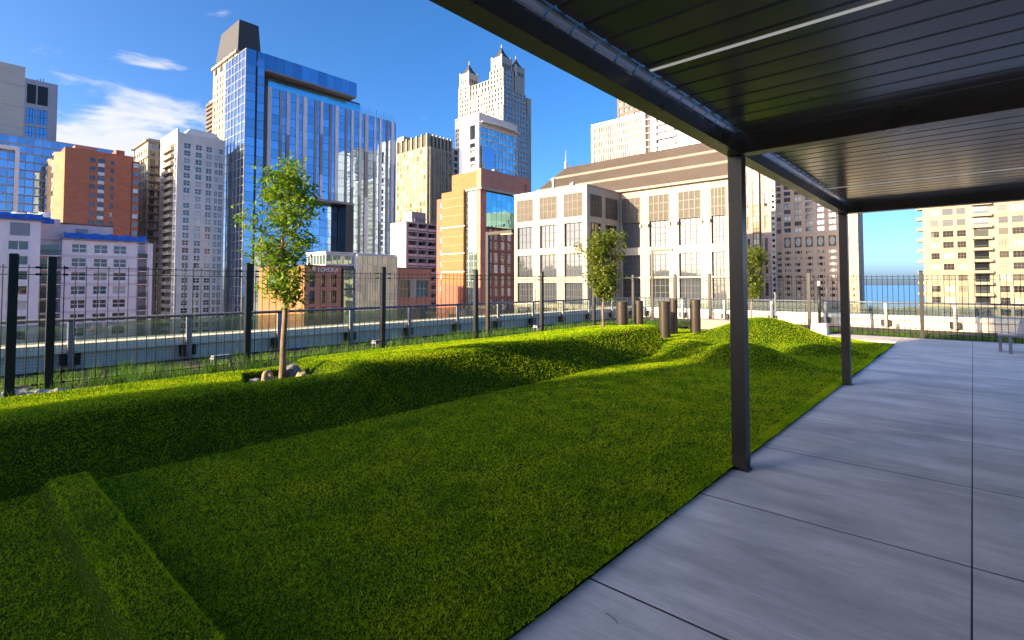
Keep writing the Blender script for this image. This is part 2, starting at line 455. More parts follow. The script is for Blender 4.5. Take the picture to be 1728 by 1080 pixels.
M['hotel_brick'] = mat('tan_brick_spandrel', (.42, .27, .17), .85, 0, .12, .5, fine=.1, fscale=3)
M['steel_black'] = mat('black_steel', (.05, .035, .028), .5, .2, .2, .4)
M['alu_fin'] = mat('silver_fin', (0.577, 0.546, 0.577), .4, .1, .1, .3, objvar=.15)
M['grey_fin'] = mat('grey_fin', (.26, .23, .25), .45, .1, .12, .3, objvar=.2)
M['win'] = window_glass('window_dark')
M['win_blind'] = window_glass('window_with_blinds', share=.22)
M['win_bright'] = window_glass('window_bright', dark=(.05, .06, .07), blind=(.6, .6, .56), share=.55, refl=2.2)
M['win_hotel'] = window_glass('window_hotel', dark=(.03, .03, .035), blind=(.42, .40, .34), share=.42, refl=1.6)
M['win_museum'] = window_glass('window_museum', dark=(.05, .055, .065), blind=(.10, .11, .13), share=.3, refl=1.7)
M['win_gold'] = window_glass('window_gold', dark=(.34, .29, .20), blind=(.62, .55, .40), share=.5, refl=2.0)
M['blue_glass'] = mirror_glass('blue_mirror_glass', (.28, .42, .60), metal=.9)
M['blue_glass2'] = mirror_glass('blue_mirror_glass_deep', (.17, .33, .52), metal=.88)
M['teal_glass'] = mirror_glass('teal_mirror_glass', (.20, .50, .62), metal=.85, strength=.2)
M['green_glass'] = mirror_glass('green_glass', (.30, .42, .38), metal=.75, strength=.2)
M['pale_glass'] = mirror_glass('pale_glass', (.55, .60, .52), metal=.55, rough=.06, strength=.3)
M['guard_glass'] = clear_glass('guard_glass')
M['letter'] = mat('white_letter', (.85, .83, .80), .5, 0, .03, 1)

# ------------------------------------------------------------------ ground, water
G = -40.0
def sheet(name, x0, x1, y0, y1, z, m, label=None):
    mb = MB().quad((x0, y0, z), (x1, y0, z), (x1, y1, z), (x0, y1, z))
    o = mb.build(name, m); o['kind'] = 'structure'; return o
sheet('city_ground', -6000, 6000, -6000, 700, G, M['city'])
sheet('lake', -40000, 40000, 700, 40000, G - .4, M['lake'])
# ------------------------------------------------------------------ terrace
deck = MB().box(-13.6, 8, -14, 24.6, -1.2, -.10).build('terrace_slab', M['joint']); deck['kind'] = 'structure'
conc = MB().box(-1.62, 7, -7, 19.7, -.09, -.0012).build('concrete_deck', M['joint']); conc['kind'] = 'structure'
conc.location = (0, 0, 0)
SL = 0.006
def slab(x0, x1, y0, y1):
    w, h = x1 - x0 - SL, y1 - y0 - .014
    mb = MB(); b = .0022
    z0, z1 = -.05, 0.0
    lo = [(0, 0, z1 - b), (w, 0, z1 - b), (w, h, z1 - b), (0, h, z1 - b)]
    hi = [(b, b, z1), (w - b, b, z1), (w - b, h - b, z1), (b, h - b, z1)]
    bt = [(x, y, z0) for x, y, _ in lo]
    mb.hull(bt, lo); mb.hull(lo, hi)
    mb.f = [f for i, f in enumerate(mb.f) if i not in (1, 6)]; mb.m = [0] * len(mb.f)
    link('slab', mb.mesh('slab', M['concrete']), conc, (x0 + SL / 2, y0 + .007, 0))
ys = [2.42 + 1.535 * k for k in range(-4, 12)]
ys = [y for y in ys if y < 19.2] + [19.6]
for i in range(len(ys) - 1):
    for x0, x1 in ((-1.6, -.04), (-.04, 2.2), (2.2, 4.6)):
        slab(x0, x1, ys[i], ys[i + 1])
slab(-4.2, -1.6, 18.0, 19.6)
slab(-6.6, -4.2, 18.0, 19.6)

# artificial turf: one sculpted sheet
def ss(a, b, x):
    t = np.clip((x - a) / (b - a), 0, 1); return t * t * (3 - 2 * t)
def turf_h(x, y):
    base = .43 + .11 * ss(3.60, 3.86, y) + .012 * np.sin(y * 1.3)
    t = np.clip((-5.30 - x) / .80, 0, 3)
    ramp = np.where(t < .8, t * 1.08, .864 + .136 * (1 - np.exp(-(t - .8) * 7.9)))
    prof = ramp - .17 * ss(-6.3, -7.6, x)
    prof = prof * (1 - ss(-7.75, -8.35, x))
    endx = np.where(x > -5.96, 10.75 + 1.7 * (-5.09 - x), 12.23 + .1 * (-5.96 - x))
    b = base * prof * (1 - ss(0.0, .30, y - endx))
    # sunken planting pits round the two trees in the berm
    p1 = ss(-7.56, -7.50, x) * (1 - ss(-6.48, -6.40, x)) * ss(2.62, 2.70, y + (x + 7) * .35) * (1 - ss(3.58, 3.66, y))
    b = b - p1 * np.maximum(b - .27, 0)
    r2 = np.hypot(x + 7.0, y - 11.3)
    b = b - (1 - ss(.34, .42, r2)) * np.maximum(b - .34, 0)
    def mound(cx, cy, a, sx, sy, rot=0):
        dx, dy = x - cx, y - cy
        c, s = math.cos(rot), math.sin(rot)
        u, v = (dx * c + dy * s) / sx, (-dx * s + dy * c) / sy
        return a * np.exp(-(u * u + v * v))
    m = mound(-4.35, 15.2, .68, 1.45, 1.15, .3) + mound(-3.45, 10.9, .40, 1.05, .55, -.1) + mound(-5.0, 11.9, .27, .9, .7)
    m = m + mound(-2.55, 13.6, .20, .75, .45, .2)
    m = np.where(x > -5.1, m, m * ss(-8.2, -6.6, x))
    # low kerb-like ridge across the near end
    k = ss(.55, .62, y) * (1 - ss(.83, .87, y)) * .10 * ss(-5.45, -5.2, x) * (1 - .0 * x)
    return np.maximum(np.maximum(b, m), k) + np.minimum(b, m) * .3 + .022 + .006 * np.sin(x * 2.1 + y) * np.sin(y * 1.7)
TX0, TX1, TY0, TY1, DT = -8.45, -1.604, -3.0, 17.95, .032
nx, ny = int((TX1 - TX0) / DT), int((TY1 - TY0) / DT)
gx, gy = np.meshgrid(np.linspace(TX0, TX1, nx), np.linspace(TY0, TY1, ny), indexing='ij')
# the far end of the turf runs off at an angle
end_y = 16.85 + np.clip((-1.604 - gx) * .75, 0, 1.1)
gy = np.where(gy > 0, gy * end_y / TY1, gy)
gz = turf_h(gx, gy)
idx = np.arange(nx * ny).reshape(nx, ny)
q = np.stack([idx[:-1, :-1], idx[1:, :-1], idx[1:, 1:], idx[:-1, 1:]], -1).reshape(-1, 4)
turf = link('turf_ground', np_mesh('turf_ground', np.stack([gx, gy, gz], -1).reshape(-1, 3), q, M['turf_base'], True)); turf['kind'] = 'structure'

def blades(name, x, y, z, h, w, lean, m, label, cat):
    n = len(x)
    a = rng.uniform(0, 2 * np.pi, n); la = rng.uniform(0, 2 * np.pi, n); ln = rng.uniform(.15, 1, n) * lean * h
    dx, dy = np.cos(a) * w / 2, np.sin(a) * w / 2
    v = np.empty((n, 3, 3), np.float32)
    v[:, 0] = np.stack([x - dx, y - dy, z], -1); v[:, 1] = np.stack([x + dx, y + dy, z], -1)
    v[:, 2] = np.stack([x + np.cos(la) * ln, y + np.sin(la) * ln, z + h], -1)
    o = link(name, np_mesh(name, v.reshape(-1, 3), np.arange(3 * n).reshape(n, 3), m))
    return tag(o, label, cat, kind='stuff')
n = 4500000
X = rng.uniform(TX0, TX1 + .018, n); Y = rng.uniform(-.6, 17.9, n)
keep = rng.random(n) < np.clip((2.2 / np.hypot(X, Y)) ** 1.5, .05, 1)
keep |= (X > -1.70) & (Y > .8) & (rng.random(n) < .5)
X, Y = X[keep], Y[keep]
ok = Y < 16.85 + np.clip((-1.604 - X) * .75, 0, 1.1)
ok &= ~((X > -7.53) & (X < -6.45) & (Y > 2.68 - (X + 7) * .35) & (Y < 3.62)) & (np.hypot(X + 7.0, Y - 11.3) > .38)
X, Y = X[ok], Y[ok]
dist = np.hypot(X, Y)
clump = np.sin(X * 61 + 3 * np.sin(Y * 23)) * np.sin(Y * 57 + 3 * np.sin(X * 19))          # uneven pile, a few cm across
hh = rng.uniform(.010, .019, len(X)) * (1 + .3 * clump) * np.clip(.75 + dist * .05, .8, 1.25); ww = np.clip(.0020 + .0012 * dist, .0036, .016)
blades('turf_grass', X, Y, turf_h(np.minimum(X, TX1), Y) - .004, hh, ww, 1.7, M['turf'], 'short dense green artificial turf over berms and flat lawn', 'turf')

# planted strip between the fence and the parapet
strip = MB().box(-13.0, -8.35, -8, 23.9, -.095, -.03).box(-8.35, 8, 19.64, 23.9, -.095, -.034).build('planting_strip', M['soil']); strip['kind'] = 'structure'
path = MB().box(-8.35, -4.6, 17.6, 18.0, -.05, -.012).build('path', M['concrete']); path['kind'] = 'structure'
def wild(n, x0, x1, y0, y1, h0, h1, clump):
    cx, cy = rng.uniform(x0, x1, n // clump), rng.uniform(y0, y1, n // clump)
    k = rng.integers(0, len(cx), n)
    hs = rng.uniform(.55, 1.35, len(cx))[k]
    return cx[k] + rng.normal(0, .07, n), cy[k] + rng.normal(0, .07, n), rng.uniform(h0, h1, n) * hs
parts = [wild(26000, -11.2, -8.5, -.5, 20, .08, .22, 30), wild(9000, -12.6, -11, -.5, 20, .06, .16, 40), wild(16000, -12, 7, 20.1, 21.3, .05, .14, 30), wild(2600, -10.9, -9.6, .2, 12, .22, .42, 22)]
X = np.concatenate([p[0] for p in parts]); Y = np.concatenate([p[1] for p in parts]); Hh = np.concatenate([p[2] for p in parts])
blades('wild_grass', X, Y, np.full(len(X), -.03), Hh, np.full(len(X), .011), .55, M['wild'], 'tall uncut bright green grass along the wire fence', 'grass')

# ------------------------------------------------------------------ parapets and guard rails
def para(name, axis, label):
    o = empty(name, (-13.2, 8, -.1) if axis == 'Y' else (-3, 24.2, -.1), label, 'parapet wall')
    n = 8
    for k in range(n):
        if axis == 'Y':
            a, b = -8 + k * 4.0, -8 + (k + 1) * 4.0 - .012
            MB().hull([(-13.42, a, .29), (-12.92, a, .29), (-12.92, b, .29), (-13.42, b, .29)], [(-13.42, a, .485), (-12.96, a, .455), (-12.96, b, .455), (-13.42, b, .485)]).build('coping', M['parapet'], o)
        else:
            a, b = -13.42 + k * 2.75, -13.42 + (k + 1) * 2.75 - .012
            MB().hull([(a, 23.92, .29), (b, 23.92, .29), (b, 24.42, .29), (a, 24.42, .29)], [(a, 23.96, .455), (b, 23.96, .455), (b, 24.42, .485), (a, 24.42, .485)]).build('coping', M['parapet'], o)
    if axis == 'Y': MB().box(-13.4, -13.0, -8, 24, -3, .289).build('wall_panel', M['parapet_low'], o)
    else: MB().box(-12.999, 8.6, 24.0, 24.4, -3, .289).build('wall_panel', M['parapet_low'], o)
    return o
para('parapet_wall', 'Y', 'long pale stone parapet with sloped coping behind the left fence')
para('parapet_wall', 'X', 'pale stone parapet closing the far lake end of the terrace')

def guard(axis, label):
    o = empty('guard_rail', (-12.95, 8, .0) if axis == 'Y' else (-3, 23.95, 0), label, 'railing')
    pos = [-4.2 + 1.985 * k for k in range(15)] if axis == 'Y' else [-12.4 + 1.985 * k for k in range(11)]
    def bx(mb, t0, t1, d0, d1, z0, z1):   # t along the rail, d inwards from the wall face
        if axis == 'Y': mb.box(-13.0 + d0, -13.0 + d1, t0, t1, z0, z1)
        else: mb.box(t0, t1, 24.0 - d1, 24.0 - d0, z0, z1)
        return mb
    for i, t in enumerate(pos):
        bx(MB(), t - .05, t + .05, .092, .15, .02, .895).build('post', M['galv'], o)
        bx(MB(), t - .15, t - .054, .002, .13, .06, .27).build('bracket', M['black'], o); bx(MB(), t + .054, t + .15, .002, .13, .06, .27).build('bracket', M['black'], o)
        if i + 1 < len(pos):
            bx(MB(), t + .07, pos[i + 1] - .07, .112, .126, .50, .86).build('glass_panel', M['guard_glass'], o)
        if i in (4, 7, 10, 13):
            p = (-12.83, t + .08, 0) if axis == 'Y' else (t + .08, 23.83, 0)
            MB().tube([(p[0], p[1], .6), (p[0], p[1], 1.42)], .011, 6).build('air_terminal', M['zinc'], o)
    a, b = pos[0] - .3, pos[-1] + .3
    pts = [(-12.88, a, .93), (-12.88, b, .93)] if axis == 'Y' else [(a, 23.88, .93), (b, 23.88, .93)]
    MB().tube(pts, .036, 10).build('top_rail', M['railblue'], o, smooth=True)
    return o
guard('Y', 'blue grey tube guard rail on the long left parapet')
guard('X', 'tube guard rail on the parapet facing the lake')

# ------------------------------------------------------------------ wire fences
def fence(axis, posts, rods, label):
    o = empty('wire_fence', (-10.5, 8, 0) if axis == 'Y' else (-3, 20, 0), label, 'fence')
    P = (lambda t, d=0: (-10.5 + d, t)) if axis == 'Y' else (lambda t, d=0: (t, 20 + d))
    for i, t in enumerate(posts):
        x, y = (t if isinstance(t, tuple) else P(t))
        w = .05
        pb = MB().box(x - w, x + w, y - w, y + w, -.09, 2.0).build('post', M['black'], o)
        MB().hull([(x - w - .006, y - w - .006, 2.0), (x + w + .006, y - w - .006, 2.0), (x + w + .006, y + w + .006, 2.0), (x - w - .006, y + w + .006, 2.0)],
                  [(x - w + .01, y - w + .01, 2.025), (x + w - .01, y - w + .01, 2.025), (x + w - .01, y + w - .01, 2.025), (x - w + .01, y + w - .01, 2.025)]).build('post_cap', M['black'], pb)
    me = None
    for t in rods:
        x, y = P(t, .0 if axis == 'Y' else 0)
        if me is None:
            me = MB().tube([(0, 0, -.02), (0, 0, 1.9)], .0072, 5).mesh('rod', M['rod'])
        ob = link('rod', me, o, (x - o.location.x, y - o.location.y, 0))
        ob.rotation_euler = (random.uniform(-.004, .004), random.uniform(-.004, .004), 0)
    for z in (1.86, 1.755, .27, .10):
        a, b = rods[0] - .1, rods[-1] + .1
        d = .016
        pa = P(a, d); pb_ = P(b, d)
        pts = [(pa[0] + (pb_[0] - pa[0]) * k / 20, pa[1] + (pb_[1] - pa[1]) * k / 20, z + .006 * math.sin(k * 2.1)) for k in range(21)]
        MB().tube(pts, .006, 5).build('line_wire', M['rod'], o)
        mb = MB()
        for t in posts:
            if isinstance(t, tuple): continue
            for s in (-.16, .16):
                x, y = P(t + s, .016)
                mb.box(x - .02, x + .02, y - .028, y + .028, z - .016, z + .016)
        mb.build('wire_clip', M['rod'], o, kind='stuff')
    mb = MB(); n = int((rods[-1] - rods[0]) / .05); e = .0011
    for k in range(n):
        x, y = P(rods[0] + k * .05, -.03); mb.box(x - e, x + e, y - e, y + e, -.02, .86)
    for k in range(18):
        x0, y0 = P(rods[0], -.034); x1, y1 = P(rods[-1], -.034)
        mb.box(min(x0, x1) - e, max(x0, x1) + e, min(y0, y1) - e, max(y0, y1) + e, k * .05, k * .05 + 2 * e)
    mb.build('wire_mesh', M['rod'], o, kind='stuff')
    return o
lp = [-1.9, 1.18, 4.05, 7.12, 10.2, 13.2, 16.3, 19.3]
fence('Y', lp + [(-9.75, .70)], [t for t in np.arange(-1.8, 19.95, .136)], 'tall black wire fence with square posts along the planted left side')
fence('X', [-9.0, -7.6, -4.2, -1.17, 1.9, 4.9], [t for t in np.arange(-10.3, 5.2, .136)], 'black wire fence across the lake end of the terrace')

# ------------------------------------------------------------------ pergola
PZ = 2.74
perg = empty('pergola', (0, 4.7, 0), 'dark bronze louvred pergola over the concrete deck', 'pergola')
def post(x, y):
    w = .058
    p = MB().box(x - w, x + w, y - w, y + w, .012, PZ - .002).build('post', M['bronze'], perg)
    MB().box(x - w - .012, x + w + .012, y - w - .012, y + w + .012, .0, .014).build('base_plate', M['bronze'], p)
for y in (-.34, 4.72, 9.78):
    post(-1.54, y); post(3.3, y)
B = .2
Y_ENDS = [-.34, 4.72, 9.78]
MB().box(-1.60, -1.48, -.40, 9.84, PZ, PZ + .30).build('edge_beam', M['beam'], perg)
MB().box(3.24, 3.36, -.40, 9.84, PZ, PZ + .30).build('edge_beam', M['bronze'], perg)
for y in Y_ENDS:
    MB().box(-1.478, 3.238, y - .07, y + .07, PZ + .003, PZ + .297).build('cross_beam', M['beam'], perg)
pitch = .2094
for bay in range(2):
    y0, y1 = Y_ENDS[bay] + .075, Y_ENDS[bay + 1] - .075
    n = int(round((y1 - y0) / pitch)); pt = (y1 - y0) / n
    lm = None
    for k in range(n):
        if lm is None:
            w = pt - .018
            # closed blade: flat underside, thin lapped lip, raised back
            prof = [(0, .012), (.006, 0), (w - .006, 0), (w, .012), (w, .030), (w * .5, .045), (0, .030)]
            mb = MB(); x0, x1 = -1.40, 3.20
            for i in range(len(prof)):
                a, b = prof[i], prof[(i + 1) % len(prof)]
                mb.quad((x0, a[0], a[1]), (x0, b[0], b[1]), (x1, b[0], b[1]), (x1, a[0], a[1]))
            mb.poly([(x0, a, b) for a, b in reversed(prof)]); mb.poly([(x1, a, b) for a, b in prof])
            lm = mb.mesh('louvre', M['louvre'])
        yl = y0 + k * pt + .006
        lo = link('louvre', lm, perg, (0, yl - 4.7, PZ + .135))
        # pivot pin and bracket at the gutter end
        MB().tube([(-1.470, yl + .1, PZ + .165), (-1.395, yl + .1, PZ + .165)], .012, 6).build('pivot_pin', M['zinc'], lo)
        if k % 15 == 15 - 1 - 0 and k < n:
            # LED strip let into the underside of this blade
            MB().box(-1.40, 3.1, yl + .06, yl + .088, PZ + .131, PZ + .1345).build('led_strip', M['led'], lo)
    # rounded gutter along the left beam, one length per louvre pair
    gp = n
    for k in range(gp):
        a, b = y0 + k * pt + .008, y0 + (k + 1) * pt - .008
        mb = MB(); seg = 6
        for s in range(seg):
            t0, t1 = math.pi / 2 * s / seg, math.pi / 2 * (s + 1) / seg
            p0 = (-1.474 + .05 * (1 - math.cos(t0)), PZ + .095 + .05 * math.sin(t0)); p1 = (-1.474 + .05 * (1 - math.cos(t1)), PZ + .095 + .05 * math.sin(t1))
            mb.quad((p0[0], b, p0[1]), (p0[0], a, p0[1]), (p1[0], a, p1[1]), (p1[0], b, p1[1]))
        mb.build('gutter_length', M['zinc'], perg, smooth=True)

# ------------------------------------------------------------------ trees
def tree(name, label, loc, height, crown, seed, leaves, m, trunk_r=.04, top_spire=0.0):
    rnd = random.Random(seed)
    o = empty(name, loc, label, 'tree', 'young trees planted along the turf berm')
    T = MB(); lx, ly, lz = loc
    z0c, zw, wide = crown               # crown base, widest height, half width
    tips = []
    lead = [Vector((lx + .03 * math.sin(k * 1.1 + seed) * k / 8, ly + .03 * math.cos(k * .9 + seed) * k / 8, lz - .04 + (height - .05) * k / 12)) for k in range(13)]
    T.tube(lead, [trunk_r * (1.35 if k == 0 else 1) * (1 - .9 * k / 12) + .004 for k in range(13)], 8)
    nb = 30
    for b in range(nb):
        f = (b + .5) / nb
        z = z0c + (height - .25 - z0c) * f ** 1.05
        k = min(z / (height - .05) * 12, 11.9); i = int(k); p = lead[i].lerp(lead[i + 1], k - i)
        zz = (z - z0c) / (height - z0c)
        env = wide * (min(1, .32 + zz / max(zw, .05) * .68) if zz < zw else max(.1, (1 - (zz - zw) / (1 - zw)) ** .75))
        L = env * rnd.uniform(.75, 1.12)
        a = b * 2.399 + rnd.uniform(-.4, .4)
        up = rnd.uniform(.5, 1.0)
        d = Vector((math.cos(a), math.sin(a), up))
        pts = [p]
        for s in range(1, 6):
            t = s / 5
            pts.append(p + Vector((d.x * L * t, d.y * L * t, d.z * L * (t * .6 + t * t * .45))) + Vector((rnd.uniform(-.02, .02), rnd.uniform(-.02, .02), rnd.uniform(-.02, .02))))
        T.tube(pts, [max(.0035, trunk_r * .42 * (1 - zz * .55) * (1 - .85 * s / 5)) for s in range(6)], 5)
        for s in (2, 3, 4, 5):
            tips.append((pts[s], .075))
            for _ in range(2):
                e = pts[s] + Vector((rnd.uniform(-1, 1), rnd.uniform(-1, 1), rnd.uniform(-.3, 1))) * rnd.uniform(.08, .2) * (wide / .55)
                T.tube([pts[s], (pts[s] + e) / 2 + Vector((0, 0, .01)), e], [.004, .003, .002], 4)
                tips.append((e, .06))
    tips += [(lead[12], .06), (lead[11], .08)] * 3
    T.build('trunk', M['bark'], o, smooth=True)
    pos = []; q = []
    for _ in range(leaves):
        c, s = tips[rnd.randrange(len(tips))]
        p = c + Vector((rnd.gauss(0, s), rnd.gauss(0, s), rnd.gauss(0, s)))
        L = rnd.uniform(.06, .105); W = L * rnd.uniform(.42, .55)
        ax = Vector((rnd.gauss(0, 1), rnd.gauss(0, 1), rnd.gauss(-.25, .6))).normalized()
        sd = ax.cross(Vector((rnd.gauss(0, .5), rnd.gauss(0, .5), 1))).normalized()
        nr = ax.cross(sd)
        n0 = len(pos)
        pos += [p, p + ax * L * .4 + sd * W * .5 + nr * W * .18, p + ax * L, p + ax * L * .4 - sd * W * .5 + nr * W * .18]
        q += [(n0, n0 + 1, n0 + 2), (n0, n0 + 2, n0 + 3)]
    link('crown', np_mesh('crown', [tuple(p - Vector(loc)) for p in pos], q, m), o)
    return o
tree('young_tree', 'young leafy tree with a pointed crown standing in the rock pit, nearest of the three', (-7.2, 3.26, .27), 3.12, (1.05, .45, .52), 3, 4000, M['leaf'], .046)
tree('young_tree', 'young olive green tree with slim trunk on the berm beside the brown tubes', (-7.0, 11.3, .34), 2.62, (.95, .55, .60), 8, 6000, M['leaf2'], .036)
tree('young_tree', 'small sunlit tree behind the far mound, half hidden by the near pergola post', (-5.75, 18.9, .0), 2.95, (1.15, .5, .62), 15, 5500, M['leaf2'], .036)

# ------------------------------------------------------------------ rocks
def rock(name, label, loc, size, m, seed, group=None):
    bm = bmesh.new(); bmesh.ops.create_icosphere(bm, subdivisions=3, radius=1)
    for v in bm.verts:
        n = mnoise.noise(v.co * 1.3 + Vector((seed * 7.1, seed, 0))) * .34 + mnoise.noise(v.co * 3.1 + Vector((seed, 0, seed * 3))) * .12
        v.co *= 1 + n
        v.co.z = max(v.co.z, -.55)
        v.co = Vector((v.co.x * size[0], v.co.y * size[1], v.co.z * size[2]))
    me = bpy.data.meshes.new(name); bm.to_mesh(me); bm.free(); me.materials.append(m)
    o = link(name, me, None, loc, seed * 1.7)
    return tag(o, label, 'rock', group)
pit = 'rocks in the pit at the foot of the near tree'
rock('rock', 'tan slab rock leaning on the left of the near tree trunk', (-7.12, 3.02, .33), (.085, .08, .11), M['rock_tan'], 1, pit)
rock('rock', 'flat dark grey rock at the left end of the tree pit', (-7.0, 2.80, .31), (.10, .07, .07), M['rock_grey'], 2, pit)
rock('rock', 'mottled grey boulder just right of the near tree trunk', (-7.28, 3.42, .33), (.11, .12, .12), M['rock_grey'], 3, pit)
rock('rock', 'golden tan rock at the right side of the tree pit', (-6.85, 3.36, .33), (.09, .10, .09), M['rock_tan'], 4, pit)
rock('rock', 'small blue grey stone under the right corner of the tree pit', (-6.62, 3.50, .34), (.06, .06, .06), M['rock_pale'], 5, pit)
gb = 'pale stones piled between the two leftmost fence posts'
for k in range(9):
    rock('stone', 'pale river stone in the pile between the two leftmost fence posts', (-10.0 + rng.uniform(-.5, .45), .95 + rng.uniform(-.28, .4), .0), (rng.uniform(.08, .17), rng.uniform(.08, .15), rng.uniform(.06, .12)), M['rock_pale'] if k % 3 else M['rock_grey'], k + 10, gb)
rock('rock', 'small brown rock beside the second tree trunk on the berm', (-6.82, 11.42, .37), (.10, .09, .08), M['rock_tan'], 31)

# ------------------------------------------------------------------ brown tubes
def tube_post(label, x, y, r, h, z=.0):
    o = empty('metal_tube', (x, y, z), label, 'metal tube', 'upright brown tubes at the end of the berm')
    n = 28; mb = MB()
    for k in range(n):
        a, b = 2 * math.pi * k / n, 2 * math.pi * (k + 1) / n
        pa, pb = (math.cos(a), math.sin(a)), (math.cos(b), math.sin(b))
        i = r - .012
        mb.quad((x + pa[0] * r, y + pa[1] * r, z), (x + pb[0] * r, y + pb[1] * r, z), (x + pb[0] * r, y + pb[1] * r, z + h), (x + pa[0] * r, y + pa[1] * r, z + h))
        mb.quad((x + pb[0] * i, y + pb[1] * i, z + .3), (x + pa[0] * i, y + pa[1] * i, z + .3), (x + pa[0] * i, y + pa[1] * i, z + h), (x + pb[0] * i, y + pb[1] * i, z + h))
    mb.build('shell', M['brown_metal'], o, smooth=True)
    rim = MB()
    for k in range(n):
        a, b = 2 * math.pi * k / n, 2 * math.pi * (k + 1) / n
        i, e = r - .02, r + .006
        P = [(x + math.cos(t) * q, y + math.sin(t) * q) for t, q in ((a, e), (b, e), (b, i), (a, i))]
        rim.hull([(p[0], p[1], z + h) for p in P], [(p[0], p[1], z + h + .014) for p in P])
    rim.build('rim', M['brown_metal'], o)
    return o
tube_post('wide brown metal tube standing left of the pair behind the berm tree', -7.95, 13.9, .17, 1.08)
tube_post('slim brown metal tube touching the wide tube behind the berm tree', -7.62, 14.35, .125, 1.10)
tube_post('tall brown metal tube with a dark shaded side, nearest of the middle pair', -6.75, 14.25, .165, 1.10)
tube_post('slim brown metal tube behind the tall tube of the middle pair', -7.15, 15.75, .125, 1.12)
tube_post('brown metal tube on its own, farthest towards the lake', -6.75, 16.5, .165, 1.10)

# ------------------------------------------------------------------ lamp poles
def lamp(label, x, y, lit):
    o = empty('lamp_post', (x, y, 0), label, 'lamp post', 'lamp posts with flat arms by the fence')
    MB().box(x - .05, x + .05, y - .05, y + .05, -.03, 3.2).build('pole', M['brown_metal'], o)
    a = MB().box(x + .052, x + 1.0, y - .045, y + .045, 3.10, 3.19).build('arm', M['brown_metal'], o)
    MB().box(x + .55, x + .97, y - .035, y + .035, 3.082, 3.098).build('light_strip', M['lamp'] if lit else M['led'], a)
    MB().box(x - .09, x + .09, y - .09, y + .09, -.03, .02).build('base_plate', M['brown_metal'], o)
lamp('brown lamp post with warm lit flat arm in front of the orange brick building', -10.95, 11.15, True)
lamp('brown lamp post with unlit flat arm in front of the cream stone building', -10.9, 21.8, False)

# ------------------------------------------------------------------ bench, bollard, small things
b = empty('metal_bench', (1.3, 16.85, 0), 'grey blue metal bench seat with a solid back at the right edge', 'bench')
for x, y in ((.46, 17.05), (.62, 16.62), (2.1, 17.05), (2.1, 16.62)):
    MB().box(x - .03, x + .03, y - .03, y + .03, 0, .392).build('leg', M['railblue'], b)
MB().box(.42, 2.2, 16.56, 17.10, .394, .43).build('seat', M['railblue'], b)
MB().hull([(.74, 17.04, .432), (2.2, 17.04, .432), (2.2, 17.075, .432), (.74, 17.075, .432)], [(.82, 17.10, .80), (2.2, 17.10, .80), (2.2, 17.135, .80), (.82, 17.135, .80)]).build('backrest', M['galv'], b)

b = empty('bollard', (-3.72, 19.1, 0), 'black post with a pale cap set in a square concrete block', 'bollard')
MB().hull([(-3.95, 18.88, 0), (-3.49, 18.88, 0), (-3.49, 19.32, 0), (-3.95, 19.32, 0)], [(-3.93, 18.9, .36), (-3.51, 18.9, .36), (-3.51, 19.3, .36), (-3.93, 19.3, .36)]).build('block', M['grey_conc'], b)
MB().tube([(-3.72, 19.1, .361), (-3.72, 19.1, 1.55)], .045, 12).build('pole', M['black'], b, smooth=True)
MB().tube([(-3.72, 19.1, 1.552), (-3.72, 19.1, 1.72)], .05, 12).build('cap', M['rock_pale'], b, smooth=True)
b = empty('ballast_block', (-5.0, 18.95, 0), 'low pale concrete ballast block on the path behind the far mound', 'concrete block')
MB().hull([(-5.25, 18.8, 0), (-4.75, 18.8, 0), (-4.75, 19.15, 0), (-5.25, 19.15, 0)], [(-5.23, 18.82, .17), (-4.77, 18.82, .17), (-4.77, 19.13, .17), (-5.23, 19.13, .17)]).build('block', M['grey_conc'], b)
MB().tube([(-5.0, 18.97, .171), (-5.0, 18.97, 1.35)], .022, 8).build('pole', M['galv'], b)
b = empty('planter_box', (-6.7, 18.9, 0), 'low brown stone planter box behind the far tubes', 'planter')
MB().box(-7.6, -6.2, 18.6, 19.2, -.012, .34).build('box', M['pink_stone'], b)
MB().box(-6.198, -5.65, 18.55, 19.15, -.012, .31).build('end_box', M['steel_grey'], b)
for i, (x, y, lab) in enumerate(((-10.88, 3.72, 'small pale metal stand by the fence post left of the near tree'), (-10.9, 7.3, 'small pale metal stand by the second fence post right of the near tree'),
                               (-10.9, 13.5, 'small pale metal stand by the fence below the cream stone building'))):
    o = empty('metal_stand', (x, y, -.03), lab, 'metal stand', 'pale stands along the fence')
    MB().hull([(x - .1, y - .17, .17), (x + .1, y - .17, .17), (x + .1, y + .17, .17), (x - .1, y + .17, .17)], [(x - .08, y - .15, .24), (x + .08, y - .15, .24), (x + .08, y + .15, .24), (x - .08, y + .15, .24)]).build('top', M['galv'], o)
    for dx in (-.08, .08):
        for dy in (-.14, .14):
            MB().box(x + dx - .012, x + dx + .012, y + dy - .012, y + dy + .012, -.03, .169).build('leg', M['galv'], o)
# twigs and leaf litter on the deck
for i, (x, y, L, lab) in enumerate(((-1.34, 2.18, .055, 'thin curled twig on the concrete near the turf edge'),)):
    mb = MB().tube([(x + math.cos(t * 1.8 + i) * L, y + math.sin(t * 1.3 + i) * L * .6, .004) for t in (0, .4, .8, 1.2)], .0013, 4)
    tag(mb.build('twig', M['soil'], None, origin=(x, y, 0)), lab, 'twig')

# ------------------------------------------------------------------ city buildings
rb = random.Random(5)
def bld(name, label, x0, x1, y0, y1, cat='building'):
    return empty(name, ((x0 + x1) / 2, (y0 + y1) / 2, G), label, cat)

